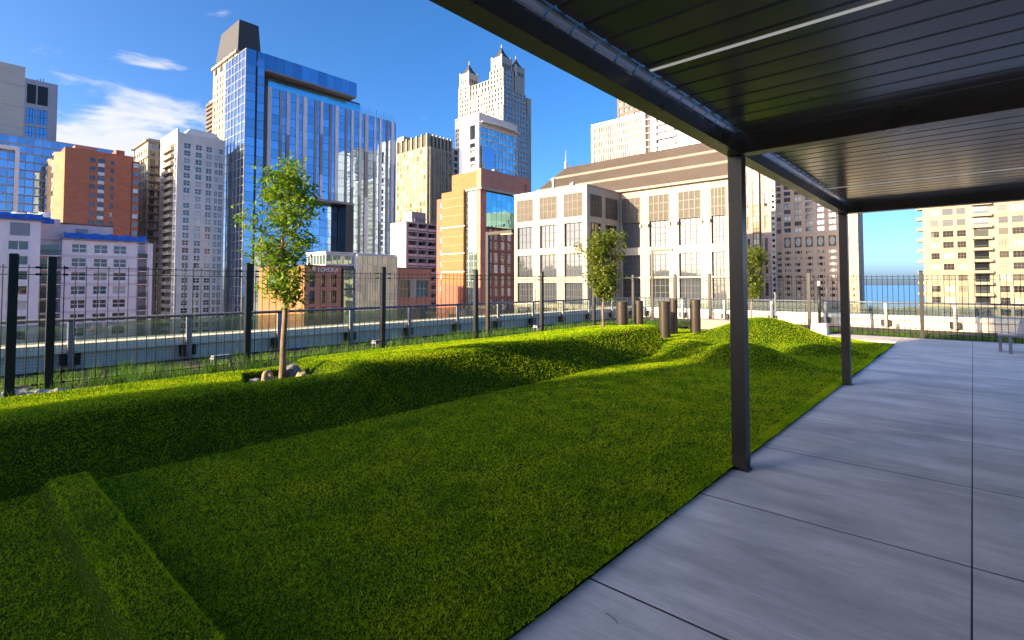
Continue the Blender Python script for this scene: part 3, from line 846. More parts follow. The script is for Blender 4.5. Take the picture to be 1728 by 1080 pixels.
win_cache = {}
def win_mesh(w, h, nx, nz, glass, frame, bar, proud):
    key = (round(w, 2), round(h, 2), nx, nz, glass.name, frame.name if frame else 0, bar, proud)
    if key not in win_cache:
        mb = MB(); win_geo(mb, lambda u, d, v: (u, -d, v), w, h, nx, nz, frame, bar, proud)
        win_cache[key] = mb.mesh('window', [glass, frame or glass])
    return win_cache[key]
def win_geo(mb, P, w, h, nx, nz, frame, bar, proud):
    mb.quad(P(0, 0, 0), P(w, 0, 0), P(w, 0, h), P(0, 0, h), 0)
    if not frame: return
    def bar_(u0, u1, v0, v1):
        a = proud
        mb.quad(P(u0, a, v0), P(u1, a, v0), P(u1, a, v1), P(u0, a, v1), 1)
        mb.quad(P(u0, 0, v0), P(u0, a, v0), P(u0, a, v1), P(u0, 0, v1), 1)
        mb.quad(P(u1, a, v0), P(u1, 0, v0), P(u1, 0, v1), P(u1, a, v1), 1)
        mb.quad(P(u0, 0, v0), P(u1, 0, v0), P(u1, a, v0), P(u0, a, v0), 1)
        mb.quad(P(u0, a, v1), P(u1, a, v1), P(u1, 0, v1), P(u0, 0, v1), 1)
    for i in range(nx + 1):
        c = w * i / nx; a = max(0, c - bar / 2); b_ = min(w, c + bar / 2)
        bar_(a, b_, 0, h)
    for j in range(nz + 1):
        c = h * j / nz; a = max(0, c - bar / 2); b_ = min(h, c + bar / 2)
        for i in range(nx):
            bar_(w * i / nx + bar / 2, w * (i + 1) / nx - bar / 2, a, b_)

def face_fn(side, plane):
    """(u, outward depth, z) -> world"""
    if side == 'W': return lambda u, d, v: (u, plane - d, v)
    return lambda u, d, v: (plane + d, u, v)

def facade(b, side, plane, u0, u1, z0, z1, cols, rows, wall, glass, frame=None, nx=1, nz=1, bar=.12, recess=.35, joined=False,
           skip=None, name='wall', proud=.06, wname='window', depth_end=1.0, caps='far'):
    """wall sheet with real openings (reveals) and a window set back in each"""
    P = face_fn(side, plane)
    us = sorted({u0, u1, *[c for p in cols for c in p]}); vz = sorted({z0, z1, *[c for p in rows for c in p]})
    opn_u = {c[0] for c in cols}; opn_v = {r[0] for r in rows}
    mb = MB(); wj = MB(); rnds = []
    for i in range(len(us) - 1):
        for j in range(len(vz) - 1):
            a, b2, c, d = us[i], us[i + 1], vz[j], vz[j + 1]
            ci, rj = us[i] in opn_u, vz[j] in opn_v
            if ci and rj and not (skip and skip(us[i], vz[j])):
                r = -recess
                mb.quad(P(a, 0, c), P(b2, 0, c), P(b2, r, c), P(a, r, c))
                mb.quad(P(a, r, d), P(b2, r, d), P(b2, 0, d), P(a, 0, d))
                mb.quad(P(a, 0, c), P(a, r, c), P(a, r, d), P(a, 0, d))
                mb.quad(P(b2, r, c), P(b2, 0, c), P(b2, 0, d), P(b2, r, d))
                if joined:
                    n0 = len(wj.f)
                    win_geo(wj, lambda u, dd, v: P(a + u, dd + r, c + v), b2 - a, d - c, nx, nz, frame, bar, proud)
                    rnds += [rb.random()] * (len(wj.f) - n0)
                else:
                    o = P(a, r, c); pl = b.location
                    link(wname, win_mesh(b2 - a, d - c, nx, nz, glass, frame, bar, proud), b, (o[0] - pl.x, o[1] - pl.y, o[2] - pl.z), 0 if side == 'W' else math.pi / 2)
            else:
                mb.quad(P(a, 0, c), P(b2, 0, c), P(b2, 0, d), P(a, 0, d))
    e = -depth_end
    if side == 'W' or caps == 'both': mb.quad(P(u0, e, z0), P(u0, 0, z0), P(u0, 0, z1), P(u0, e, z1))
    if side == 'S' or caps == 'both': mb.quad(P(u1, 0, z0), P(u1, e, z0), P(u1, e, z1), P(u1, 0, z1))
    if side == 'W' or caps == 'both': mb.quad(P(u0, 0, z1), P(u1, 0, z1), P(u1, e, z1), P(u0, e, z1))
    w = mb.build(name, wall, b)
    if joined and wj.f:
        o = wj.build('window_grid', [glass, frame or glass], b, kind='stuff')
        at = o.data.attributes.new('rnd', 'FLOAT', 'FACE'); at.data.foreach_set('value', rnds)
    return w

def spread(u0, u1, n, frac, off=0.0):
    cw = (u1 - u0) / n
    return [(u0 + (i + .5 + off) * cw - frac * cw / 2, u0 + (i + .5 + off) * cw + frac * cw / 2) for i in range(n)]
def floors(ztop, n, fh, hh, drop=0.6):
    """n window rows below ztop: floor height fh, window height hh"""
    return [(ztop - drop - hh - k * fh, ztop - drop - k * fh) for k in range(n)]
def core(b, x0, x1, y0, y1, z0, z1, m, ins=.7, name='body'):
    """the mass behind the two facades plus its roof slab"""
    return MB().box(x0 + .02, x1 - ins, y0 + ins, y1 - .02, z0, z1 - .35).box(x0 + .03, x1 - .03, y0 + .03, y1 - .03, z1 - .349, z1 - .02).build(name, m, b)
def boxpart(b, name, m, *a, **k):
    return MB().box(*a).build(name, m, b, **k)

# 1 white low apartment block, far left --------------------------------------------------
b = bld('apartment_block', 'white low apartment block with blue tarpaulin along its roof, left edge', -165, -138, -12, 33)
WX = -140.0
wr = floors(10.45, 10, 2.93, 1.75, .35)
facade(b, 'S', WX, 17.2, 30.1, G, 11.0, [(18.75, 21.15), (22.4, 24.75), (25.8, 28.1)], wr, M['bright_paint'], M['win_blind'], M['white_frame'], 2, 2, .16, .3)
MB().box(-165, -142.3, -12, 33, G, 10.9).build('body', M['bright_paint'], b)
for z0, z1 in wr:                                   # painted bands between the storeys
    boxpart(b, 'band', M['pale_band'], WX, WX + .05, 17.2, 30.1, z0 - 1.0, z0 - .45)
facade(b, 'S', WX + 1.6, -12, 13.7, G, 14.2, [(-3.0, -.6), (9.1, 12.0)], [(a, c) for a, c in floors(10.45, 10, 2.93, 1.75, .3)], M['bright_paint'], M['win_blind'], M['white_frame'], 2, 1, .16, .3, name='wing_wall', depth_end=4, caps='both')
boxpart(b, 'louvre_panel', M['galv'], WX + 1.6, WX + 1.66, 9.3, 12.1, 11.2, 13.7)
for k in range(9):                                   # recessed balconies beside the wing
    z = 7.6 - 2.93 * k
    boxpart(b, 'balcony_slab', M['bright_paint'], -142.3, -139.6, 13.75, 17.15, z - .18, z)
    o = boxpart(b, 'balcony_door', M['win_blind'], -142.28, -142.2, 14.1, 16.9, z + .05, z + 2.3)
    mb = MB()
    for t in range(12): mb.box(-139.7, -139.66, 13.8 + t * .29, 13.84 + t * .29, z, z + 1.0)
    mb.box(-139.72, -139.64, 13.75, 17.15, z + 1.0, z + 1.07)
    mb.build('balcony_railing', M['dark_frame'], b)
    boxpart(b, 'balcony_slab', M['bright_paint'], -142.3, -139.8, 30.12, 32.0, z - .18, z)
    boxpart(b, 'balcony_railing', M['brown_dark'], -139.86, -139.8, 30.2, 31.95, z, z + 1.0)
boxpart(b, 'corner_pier', M['bright_paint'], -142.3, -140.0, 32.0, 33, G, 11)
boxpart(b, 'penthouse', M['pinkish'], -160, -141.5, 13.8, 17.0, 10.9, 15.2)
p = boxpart(b, 'penthouse', M['pinkish'], -160, -142.5, 17.05, 26.0, 10.91, 14.4)
boxpart(p, 'vent_grille', M['galv'], -142.5, -142.42, 19.6, 21.6, 12.7, 13.6)
boxpart(b, 'penthouse_roof', M['brown_dark'], -160, -142.3, 17.0, 26.1, 14.4, 14.65)
def tarp(y0, y1, x, z):
    mb = MB(); n = 24
    for k in range(n):
        ya, yb = y0 + (y1 - y0) * k / n, y0 + (y1 - y0) * (k + 1) / n
        f = lambda y: .18 * math.sin(y * 2.3) + .12 * math.sin(y * 5.1)
        mb.quad((x + f(ya) * .6, ya, z), (x + f(yb) * .6, yb, z), (x - .3, yb, z + 1.2 + f(yb)), (x - .3, ya, z + 1.2 + f(ya)))
        mb.quad((x - .3, ya, z + 1.2 + f(ya)), (x - .3, yb, z + 1.2 + f(yb)), (x - 1.6, yb, z + 1.25), (x - 1.6, ya, z + 1.25))
    mb.build('tarpaulin', M['tarp'], b)
tarp(17.4, 31.8, WX + .6, 11.2); tarp(-12, 13.9, WX + 2.3, 14.3); tarp(13.9, 15.8, WX + 1.0, 13.9)
boxpart(b, 'cornice', M['tan_stone'], WX - 1, WX + .5, 17.2, 32.2, 11.0, 11.25)
boxpart(b, 'cornice', M['tan_stone'], WX - 1, WX + 2.1, -12, 14.1, 14.2, 14.4)
o = empty('roof_fan', (-146, 8, 16.2), 'pale rooftop air handling drums above the white block', 'roof equipment')
for k, (x, y, r) in enumerate(((-146, 11, 1.1), (-147, 13.2, .9), (-146, 15, 1.0))):
    mb = MB().tube([(x, y, 10.8), (x, y, 16.4 + .2 * k)], r, 14); mb.build('drum', M['white_frame'], o, smooth=False)

# 2 blue glass block behind ------------------------------------------------------------
b = bld('office_building', 'blue glass office block behind the white block, left edge', -300, -260, -20, 47)
cols = spread(14 - 33, 46.8, 28, .90); rows = floors(56.2, 16, 3.1, 2.55, .25)
facade(b, 'S', -260, -19.5, 47, G, 56.4, cols, rows, M['steel_grey'], M['blue_glass'], None, recess=.12, joined=True)
core(b, -300, -260, -20, 47, G, 56.4, M['steel_grey'])
for y in (-2, 9.2, 18.6): boxpart(b, 'white_fin', M['white_frame'], -259.98, -258.6, y - .6, y + .6, G, 50.5)
boxpart(b, 'white_lintel', M['white_frame'], -259.98, -258.6, -2, 19.2, 50.5, 51.9)

# 3 beige concrete tower ---------------------------------------------------------------
b = bld('concrete_tower', 'tall blank beige concrete tower with a dark glass bay, far left', -340, -300, -30, 34)
boxpart(b, 'body', M['beige_panel'], -340, -300, -30, 23.2, G, 94.6)
for z in (60, 68, 77, 86): boxpart(b, 'panel_joint', M['steel_grey'], -300, -299.94, -30, 23.2, z, z + .25)
boxpart(b, 'side_body', M['steel_grey'], -330, -300.6, 23.25, 33.8, G, 89.8)
facade(b, 'S', -300, 23.2, 33.8, G, 90.0, [(23.9, 26.8), (27.3, 30.6)], [(79.5, 87.8), (70.8, 77.4), (64, 69.6), (58, 63)], M['steel_grey'], M['blue_glass2'], M['dark_frame'], 3, 2, .18, .3, caps='both')
boxpart(b, 'louvre_panel', M['black'], -299.99, -299.9, 23.95, 26.75, 79.6, 87.7)
boxpart(b, 'louvre_panel', M['black'], -299.99, -299.9, 27.35, 30.55, 79.6, 87.7)
boxpart(b, 'portal', M['beige_panel'], -300, -298.9, 23.3, 29.8, 61.6, 63.3)
boxpart(b, 'portal', M['beige_panel'], -300, -298.9, 28.4, 29.8, 52, 61.59)
boxpart(b, 'base_block', M['beige_stone'], -300, -298.7, 31.6, 33.8, 52, 61)
mb = MB()
for k in range(3): mb.tube([(-303, 27.5 + k * .9, 90), (-303, 27.5 + k * .9, 91.6 + .4 * k)], .12, 5)
mb.build('antenna', M['black'], b)

# 4 red brick tower --------------------------------------------------------------------
b = bld('brick_tower', 'red brick apartment tower with golden bay windows on its left', -262, -229.5, 28.2, 47.6)
rows = floors(47.2, 26, 3.12, 1.55, 1.0)
facade(b, 'S', -229.5, 28.2, 47.0, G, 48.7, [(34.9, 36.4), (37.2, 39.0), (40.7, 41.7)], rows, M['brick_red'], M['win_blind'], M['dark_frame'], 1, 2, .14, .25)
boxpart(b, 'white_panel_strip', M['pale_band'], -229.48, -229.40, 37.1, 39.1, 20, 20.8)
for z0, z1 in rows[:12]: boxpart(b, 'spandrel', M['pale_band'], -229.5, -229.38, 37.2, 39.0, z0 - 1.3, z0 - .1)
core(b, -258, -229.5, 28.2, 47.6, G, 48.7, M['brick_red'])
# west side: two canted bays, golden in the sun
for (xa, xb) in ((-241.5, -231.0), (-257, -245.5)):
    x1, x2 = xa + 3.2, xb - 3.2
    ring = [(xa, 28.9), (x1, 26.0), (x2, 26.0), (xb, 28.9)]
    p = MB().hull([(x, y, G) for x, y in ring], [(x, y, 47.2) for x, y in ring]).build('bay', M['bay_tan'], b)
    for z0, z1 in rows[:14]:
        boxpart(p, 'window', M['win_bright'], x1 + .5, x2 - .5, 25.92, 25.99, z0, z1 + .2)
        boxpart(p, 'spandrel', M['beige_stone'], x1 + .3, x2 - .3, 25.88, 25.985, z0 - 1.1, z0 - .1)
boxpart(b, 'wall', M['brick_orange'], -258, -229.6, 28.3, 28.88, G, 48.6)
p = MB().box(-240, -231.5, 31, 37, 48.7, 50.2).build('penthouse', M['terracotta'], b)
boxpart(b, 'penthouse', M['brick_dark'], -240, -231, 42.5, 45, 48.7, 50.6)
boxpart(b, 'side_bay', M['brick_red'], -234, -229.2, 47.2, 49.2, G, 47)
for z0, z1 in rows[:14]: boxpart(b, 'window', M['win_bright'], -229.19, -229.1, 47.4, 48.9, z0, z1)

# 5 slim beige tower -------------------------------------------------------------------
b = bld('stone_tower', 'slim old beige stone tower between the red brick and grey towers', -274, -251.6, 56.7, 62.5)
facade(b, 'S', -251.6, 56.7, 63, G, 61.9, spread(56.9, 62.8, 2, .62), floors(61, 24, 3.3, 2.2, 1), M['beige_stone'], M['win'], M['dark_frame'], 2, 2, .15, .5)
facade(b, 'W', 56.7, -274, -251.6, G, 61.9, spread(-273.5, -252, 6, .45), floors(59, 24, 3.3, 2.0, 1), M['beige_stone'], M['win_blind'], None, recess=.4, joined=True)
core(b, -274, -251.6, 56.7, 63, G, 61.9, M['beige_stone'], .9)
boxpart(b, 'cornice', M['beige_stone'], -274.8, -250.6, 55.8, 63.5, 60.6, 61.3)
boxpart(b, 'cornice', M['beige_stone'], -274.4, -251.1, 56.3, 63.2, 54.0, 54.5)
for k in range(10): 
    z = 50 - 3.3 * k; boxpart(b, 'balcony', M['brown_dark'], -251.58, -250.9, 57.2, 62.4, z, z + .9)

# 6 grey and white apartment tower -----------------------------------------------------
b = bld('apartment_tower', 'pale grey apartment tower with balconies and a chamfered white roof box', -241, -219.5, 58.6, 74.8)
rows = floors(55.0, 27, 2.82, 1.9, .1)
facade(b, 'S', -219.5, 58.6, 75.0, G, 58.6, [(60.9, 63.0), (64.8, 66.9), (68.4, 70.4), (71.4, 72.5), (72.9, 74.4)], rows, M['grey_conc'], M['win'], M['white_frame'], 2, 2, .14, .35, joined=False)
facade(b, 'W', 58.6, -241, -219.5, G, 58.6, [(-239.6, -238.4), (-236.8, -235.8), (-222.4, -220.2)], rows, M['grey_conc'], M['win'], M['white_frame'], 2, 2, .14, .35, joined=True)
core(b, -241, -219.5, 58.6, 75, G, 58.6, M['grey_conc'])
for z0, z1 in rows:
    boxpart(b, 'balcony', M['beige_stone'], -234.6, -223.2, 57.4, 58.58, z0 - .75, z0 + .55)
    boxpart(b, 'recess_shade_sheet', M['brown_dark'], -234.4, -223.4, 58.5, 58.595, z0 + .55, z1 + .15)  # flat dark sheet painted for the shade behind each balcony
p = MB().hull([(-240, 61.5, 58.6), (-221.5, 61.5, 58.6), (-221.5, 74.6, 58.6), (-240, 74.6, 58.6)], [(-236, 64.0, 61.9), (-224, 64.0, 61.9), (-224, 72.6, 61.9), (-236, 72.6, 61.9)])
p.build('roof_box', M['grey_conc'], b)
boxpart(b, 'parapet', M['grey_conc'], -241, -219.45, 58.5, 59.2, 58.6, 59.8)

# 7 stone tower with dark mansard ------------------------------------------------------
b = bld('mansard_tower', 'tall tan stone tower with a dark mansard top behind the blue glass tower', -367, -310, 111, 125)
T0, X0, X1, Y0, Y1 = 134.0, -348, -310.5, 111.4, 125
rows = floors(128, 28, 4.2, 2.6, 1); 
facade(b, 'W', Y0, X0, X1, G, T0, spread(X0 + 1, X1 - 1, 8, .38), rows, M['tan_stone'], M['win'], None, recess=.5, joined=True)
facade(b, 'S', X1, Y0, Y1, G, T0, spread(Y0 + .5, Y1 - .5, 3, .38), rows, M['tan_stone'], M['win'], None, recess=.5, joined=True)
core(b, X0, X1, Y0, Y1, G, T0, M['tan_stone'], 1)
boxpart(b, 'wing', M['tan_stone'], -360, -348, 113, 125, G, 118)
boxpart(b, 'wing', M['tan_stone'], -370, -360, 116, 125, G, 86)
mb = MB()
for k in range(9): mb.box(-361.5, -349, 111.6, 113, 92 + k * 2.8, 93.6 + k * 2.8)
mb.build('balcony_stack', M['brown_dark'], b, kind='stuff')
mb = MB()
for k in range(10): mb.box(-359, -352, 110.6, 111.38, 58 + k * 3.0, 59.4 + k * 3.0)
mb.build('balcony_stack', M['brown_dark'], b, kind='stuff')
boxpart(b, 'cornice', M['tan_stone'], X0 - 1, X1 + 1, Y0 - 1, Y1, T0, T0 + 1.6)
MB().hull([(X0 + .5, Y0 + .5, T0 + 1.6), (X1 - .5, Y0 + .5, T0 + 1.6), (X1 - .5, Y1, T0 + 1.6), (X0 + .5, Y1, T0 + 1.6)], [(X0 + 7.5, Y0 + 1.6, 155), (X1 - 2.0, Y0 + 1.6, 155), (X1 - 2.0, Y1 - 1.2, 155), (X0 + 7.5, Y1 - 1.2, 155)]).build('mansard_roof', M['dark_roof'], b)
for k in range(4):
    u = X0 + 5 + k * 9
    MB().hull([(u - 1.6, Y0 - .6, T0 - 4), (u + 1.6, Y0 - .6, T0 - 4), (u + 1.6, Y0 + 2, T0 - 4), (u - 1.6, Y0 + 2, T0 - 4)], [(u - .3, Y0 - .6, T0 + 3.2), (u + .3, Y0 - .6, T0 + 3.2), (u + .3, Y0 + 2, T0 + 3.2), (u - .3, Y0 + 2, T0 + 3.2)]).build('dormer', M['dark_roof'], b)

# 8 blue glass tower -------------------------------------------------------------------
BX, BY0, BY1 = -211.4, 79.3, 151.5
b = bld('glass_tower', 'large blue mirror glass tower with a projecting top frame and silver fins', -233, -211, 79, 151)
FH = 3.62
pane_cache = {}
def pane(b, y0, y1, z0, z1, x, m, nm='glass_panel'):
    w, h = round(y1 - y0, 2), round(z1 - z0, 2)
    k = (w, h, m.name)
    if k not in pane_cache:
        pane_cache[k] = MB().box(-.06, 0, 0, w, 0, h).mesh(nm, m)
    o = link(nm, pane_cache[k], b, (x - b.location.x, y0 - b.location.y, z0 - b.location.z))
    o.rotation_euler = (0, rb.gauss(0, .0022), rb.gauss(0, .0022))
    return o
# curtain wall on the south face, set back inside the frame
CX = BX - 2.0
segs = []   # (y0, y1, kind)
y = 88.4; pat = [('s', 1.7), ('g', 3.2), ('d', 1.1), ('g', 1.8), ('s', 1.3), ('g', 3.0), ('d', 1.2), ('g', 1.8)]
i = 0
while y < 151.0:
    k, w = pat[i % len(pat)]; w *= rb.uniform(.88, 1.12)
    y1 = min(y + w, 151.3)
    segs.append((y, y1, k)); y = y1; i += 1
tops = lambda yy: 83.0
zrow = [82.6 - FH * (k + 1) for k in range(12)]
zlow = [zrow[-1] - FH * (k + 1) for k in range(22)]
low = MB(); rl = []
for y0, y1, k in segs:
    if k == 'g':
        for z in zrow: pane(b, y0 + .06, y1 - .06, z + .09, z + FH - .09, CX, M['blue_glass'])
        if y0 > 127:
            for z in zlow:
                n0 = len(low.f); low.box(CX - .06, CX, y0 + .06, y1 - .06, z + .09, z + FH - .09); r_ = rb.random(); rl += [r_] * (len(low.f) - n0)
    else:
        zb = G if y0 > 127 else zrow[-1]
        # staggered fins, pale and dark lengths
        zz = 82.6; flip = rb.random() < .5
        while zz > zb + .1:
            L = FH * rb.choice((4, 5, 6, 7)); za = max(zz - L, zb)
            boxpart(b, 'fin', (M['alu_fin'] if (k == 's') != flip and k == 's' or rb.random() < .25 else M['grey_fin']), CX - .05, CX + (.55 if k == 's' else .3), y0, y1, za + .03, zz)
            zz = za; flip = not flip
o = low.build('glass_panel', M['blue_glass'], b, kind='stuff'); at = o.data.attributes.new('rnd', 'FLOAT', 'FACE'); at.data.foreach_set('value', rl)
MB().box(-233, CX - .061, 80.2, BY1, zrow[-1], 82.6).box(-233, CX - .061, 127.6, BY1, G, zrow[-1]).build('body', M['dark_frame'], b)
# the frame: left upright and top band of plain glass panels
for k in range(34):
    z = 92.5 - FH * (k + 1)
    for y0, y1 in ((79.4, 82.9), (83.7, 86.3)):
        pane(b, y0, y1, z + .08, z + FH - .08, BX, M['blue_glass'])
boxpart(b, 'upright', M['dark_frame'], -233.0, BX - .062, 79.45, 86.6, G, 95.1)
boxpart(b, 'shadow_slot', M['black'], BX - .061, BX - .01, 82.98, 83.62, G, 95.1)
boxpart(b, 'side_fin', M['dark_frame'], CX, BX - .1, 86.62, 87.6, zrow[-1], 82)
for k in range(13):
    y0 = 79.4 + k * 3.75; pane(b, y0 + .04, min(y0 + 3.71, 128.1), 88.9, 95.1, BX, M['blue_glass2'])
boxpart(b, 'top_band', M['dark_frame'], -233, BX - .062, 86.61, 128.1, 88.9, 95.2)
boxpart(b, 'soffit', M['grey_fin'], -233, BX - .05, 86.62, 128.1, 88.3, 88.88)
# set-back crown storey under the band
for k in range(11): pane(b, 90 + k * 3.9, 93.8 + k * 3.9, 82.7, 87.4, BX - 5, M['teal_glass'])
boxpart(b, 'crown_body', M['dark_frame'], -233, BX - 5.07, 88, 133, 82.65, 88.2)
boxpart(b, 'terrace_glass', M['teal_glass'], CX + .2, CX + .26, 88.6, 131, 82.65, 84.2)
mb = MB()
for k in range(14): mb.box(CX - .4, CX - .3, 132 + k * 1.4, 132.1 + k * 1.4, 82.6, 85.0 if k % 3 else 86.4)
mb.build('roof_rail', M['black'], b)
# soffit of the lower recess and glass inside it
boxpart(b, 'soffit', M['grey_fin'], -233, BX - .3, 86.61, 127.6, zrow[-1] - 1.0, zrow[-1] - .02)
boxpart(b, 'recess_pier', M['navy'], BX - 6, BX - .4, 123.5, 127.5, G, zrow[-1] - 1.01)
low = MB(); rl = []
for k in range(12):
    for j in range(20):
        y0 = 87 + k * 3.04; z = zrow[-1] - 1.1 - FH * (j + 1)
        low.box(BX - 7.06, BX - 7, y0 + .05, y0 + 2.99, z + .08, z + FH - .08); r_ = rb.random(); rl += [r_] * 6
o = low.build('glass_panel', M['blue_glass'], b, kind='stuff'); at = o.data.attributes.new('rnd', 'FLOAT', 'FACE'); at.data.foreach_set('value', rl)
boxpart(b, 'recess_back', M['dark_frame'], -233, BX - 7.07, 86.65, 123.4, G, zrow[-1] - 1.02)
# west face
low = MB(); rl = []; wf = MB()
for k in range(6):
    x0 = -233 + k * 3.58; w = 3.58
    for j in range(36):
        z = 94.9 - FH * (j + 1)
        low.box(x0 + .02, x0 + w - .22, 79.3, 79.36, z + .1, z + FH - .1); r_ = rb.random(); rl += [r_] * 6
    wf.box(x0 + w - .2, x0 + w - .02, 79.1, 79.44, G, 94.9)
for j in range(37): wf.box(-233, BX - .07, 79.18, 79.445, 94.9 - FH * j - .07, 94.9 - FH * j + .09)
o = low.build('glass_panel', M['blue_glass'], b, kind='stuff'); at = o.data.attributes.new('rnd', 'FLOAT', 'FACE'); at.data.foreach_set('value', rl)
wf.build('mullion', M['alu_fin'], b, kind='stuff')

# 9 gold-lit stone tower ---------------------------------------------------------------
b = bld('stone_tower', 'cream stone tower with pilasters round the top, right of the blue tower', -267.6, -237.1, 190.4, 210)
cols = spread(-267.1, -237.6, 9, .66); rows = floors(82.5, 32, 3.9, 2.9, .5)
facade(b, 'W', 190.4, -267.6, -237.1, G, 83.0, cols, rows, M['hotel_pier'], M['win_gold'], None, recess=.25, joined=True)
facade(b, 'S', -237.1, 190.4, 210, G, 83.0, spread(191, 209.4, 6, .55), rows, M['tan_stone'], M['win'], None, recess=.5, joined=True)
core(b, -267.6, -237.1, 190.4, 210, G, 83.0, M['tan_stone'], .8)
boxpart(b, 'attic', M['lattice'], -267, -237.8, 191.2, 209.5, 83.0, 90.2)
for k in range(7):
    x = -267.1 + k * 4.9; boxpart(b, 'pilaster', M['hotel_pier'], x - .5, x + .5, 190.3, 191.8, 83.01, 90.9)
for k in range(7):
    y = 192.4 + k * 2.85; boxpart(b, 'pilaster', M['tan_stone'], -238, -237.0, y - .45, y + .45, 83.01, 90.9)
for k in range(7):
    y = 192.4 + k * 2.85; boxpart(b, 'pier', M['tan_stone'], -237.1, -236.3, y - .4, y + .4, G, 83.0)
boxpart(b, 'rear_slab', M['tan_stone'], -270.5, -263.5, 193, 206, 82, 94.5)
b2 = bld('office_building', 'narrow grey stone slab between the cream tower and the white tower', -247, -236, 210, 221)
facade(b2, 'S', -236.4, 210.2, 220.8, G, 85.5, [(211, 214), (216.2, 220)], floors(85, 32, 3.9, 2.6, .6), M['pale_stone'], M['win'], None, recess=.3, joined=True, caps='both')
core(b2, -247, -236.4, 210.2, 220.8, G, 85.5, M['pale_stone'])

# 10 tower with four lantern turrets ---------------------------------------------------
b = bld('lantern_tower', 'tall pale limestone tower crowned by four lantern turrets with pointed roofs', -280, -231, 249.5, 270)
X0, X1, Y0, Y1 = -278.7, -231.0, 249.5, 276
def tier(x0, x1, y0, y1, z0, z1, nw, ns, nr, m=M['pale_stone']):
    rows = [(z1 - (k + 1) * (z1 - z0) / nr + .9, z1 - k * (z1 - z0) / nr - .35) for k in range(nr)]
    facade(b, 'W', y0, x0, x1, z0, z1, spread(x0 + .6, x1 - .6, nw, .5), rows, m, M['win'], None, recess=.45, joined=True)
    facade(b, 'S', x1, y0, y1, z0, z1, spread(y0 + .6, y1 - .6, ns, .6), rows, m, M['blue_glass2'], None, recess=.45, joined=True)
    core(b, x0, x1, y0, y1, z0, z1, m, .9)
tier(X0, X1, Y0, Y1, G, 122, 20, 8, 46)
tier(X0 + 2, X1 - .8, Y0 + 1.2, Y1 - 2, 122.02, 135, 16, 7, 4)
tier(X0 + 9, X1 - 8, Y0 + 2.4, Y1 - 4, 135.02, 143.5, 10, 5, 2)
tier(X0 + 2.2, X0 + 14, Y0 + 1.3, Y0 + 12, 135.02, 144, 4, 3, 3)
tier(X1 - 14, X1 - 1.2, Y0 + 1.3, Y0 + 12, 135.02, 148, 4, 3, 4)
def lantern(cx, cy, z, s):
    p = MB().box(cx - 5 * s, cx + 5 * s, cy - 5 * s, cy + 5 * s, z, z + 8.4 * s).build('lantern', M['pale_stone'], b)
    for k in range(4):
        boxpart(p, 'opening', M['win'], cx - 4.2 * s + k * 2.3 * s, cx - 2.8 * s + k * 2.3 * s, cy - 5 * s - .12, cy - 5 * s - .02, z + .6, z + 3.6 * s)
        boxpart(p, 'opening', M['brown_dark'], cx + 5 * s + .02, cx + 5 * s + .12, cy - 4.2 * s + k * 2.3 * s, cy - 2.8 * s + k * 2.3 * s, z + .6, z + 3.6 * s)
    boxpart(p, 'corner_pier', M['pale_stone'], cx + 3.9 * s, cx + 5.2 * s, cy - 5.2 * s, cy - 3.9 * s, z, z + 9.4 * s)
    boxpart(p, 'corner_pier', M['pale_stone'], cx - 5.2 * s, cx - 3.9 * s, cy - 5.2 * s, cy - 3.9 * s, z, z + 9.4 * s)
    boxpart(p, 'corner_pier', M['pale_stone'], cx + 3.9 * s, cx + 5.2 * s, cy + 3.9 * s, cy + 5.2 * s, z, z + 9.4 * s)
    r = [(-4.4, -4.4), (4.4, -4.4), (4.4, 4.4), (-4.4, 4.4)]; zb = z + 8.42 * s
    MB().hull([(cx + x * s, cy + y * s, zb) for x, y in r], [(cx + x * s * .42, cy + y * s * .42, zb + 4.2 * s) for x, y in r]).hull([(cx + x * s * .42, cy + y * s * .42, zb + 4.21 * s) for x, y in r], [(cx + x * s * .04, cy + y * s * .04, zb + 8.4 * s) for x, y in r]).build('pointed_roof', M['dark_roof'], p)
    MB().tube([(cx, cy, zb + 8.2 * s), (cx, cy, zb + 11 * s)], [.45 * s, .1], 6).build('finial', M['pale_stone'], p)
lantern(X0 + 7.6, Y0 + 6.6, 146.5, .95); lantern(X1 - 7.0, Y0 + 5.8, 148.02, .98)
lantern(X1 - 5.2, Y0 + 18.5, 146.0, .86); lantern(X0 + 24, Y0 + 22, 145.0, .85)
boxpart(b, 'turret_base', M['pale_stone'], X0 + 2.4, X0 + 12.8, Y0 + 1.5, Y0 + 11.6, 143.9, 146.49)
boxpart(b, 'turret_base', M['pale_stone'], X1 - 9.8, X1 - .9, Y0 + 13.9, Y0 + 23.2, 134, 145.99)
boxpart(b, 'turret_base', M['pale_stone'], X0 + 19.4, X0 + 28.6, Y0 + 17.4, Y0 + 26.6, 138, 144.99)
boxpart(b, 'rear_block', M['pale_stone'], X0 + 12, X1 - 1, Y1 + .1, Y1 + 4, G, 134)

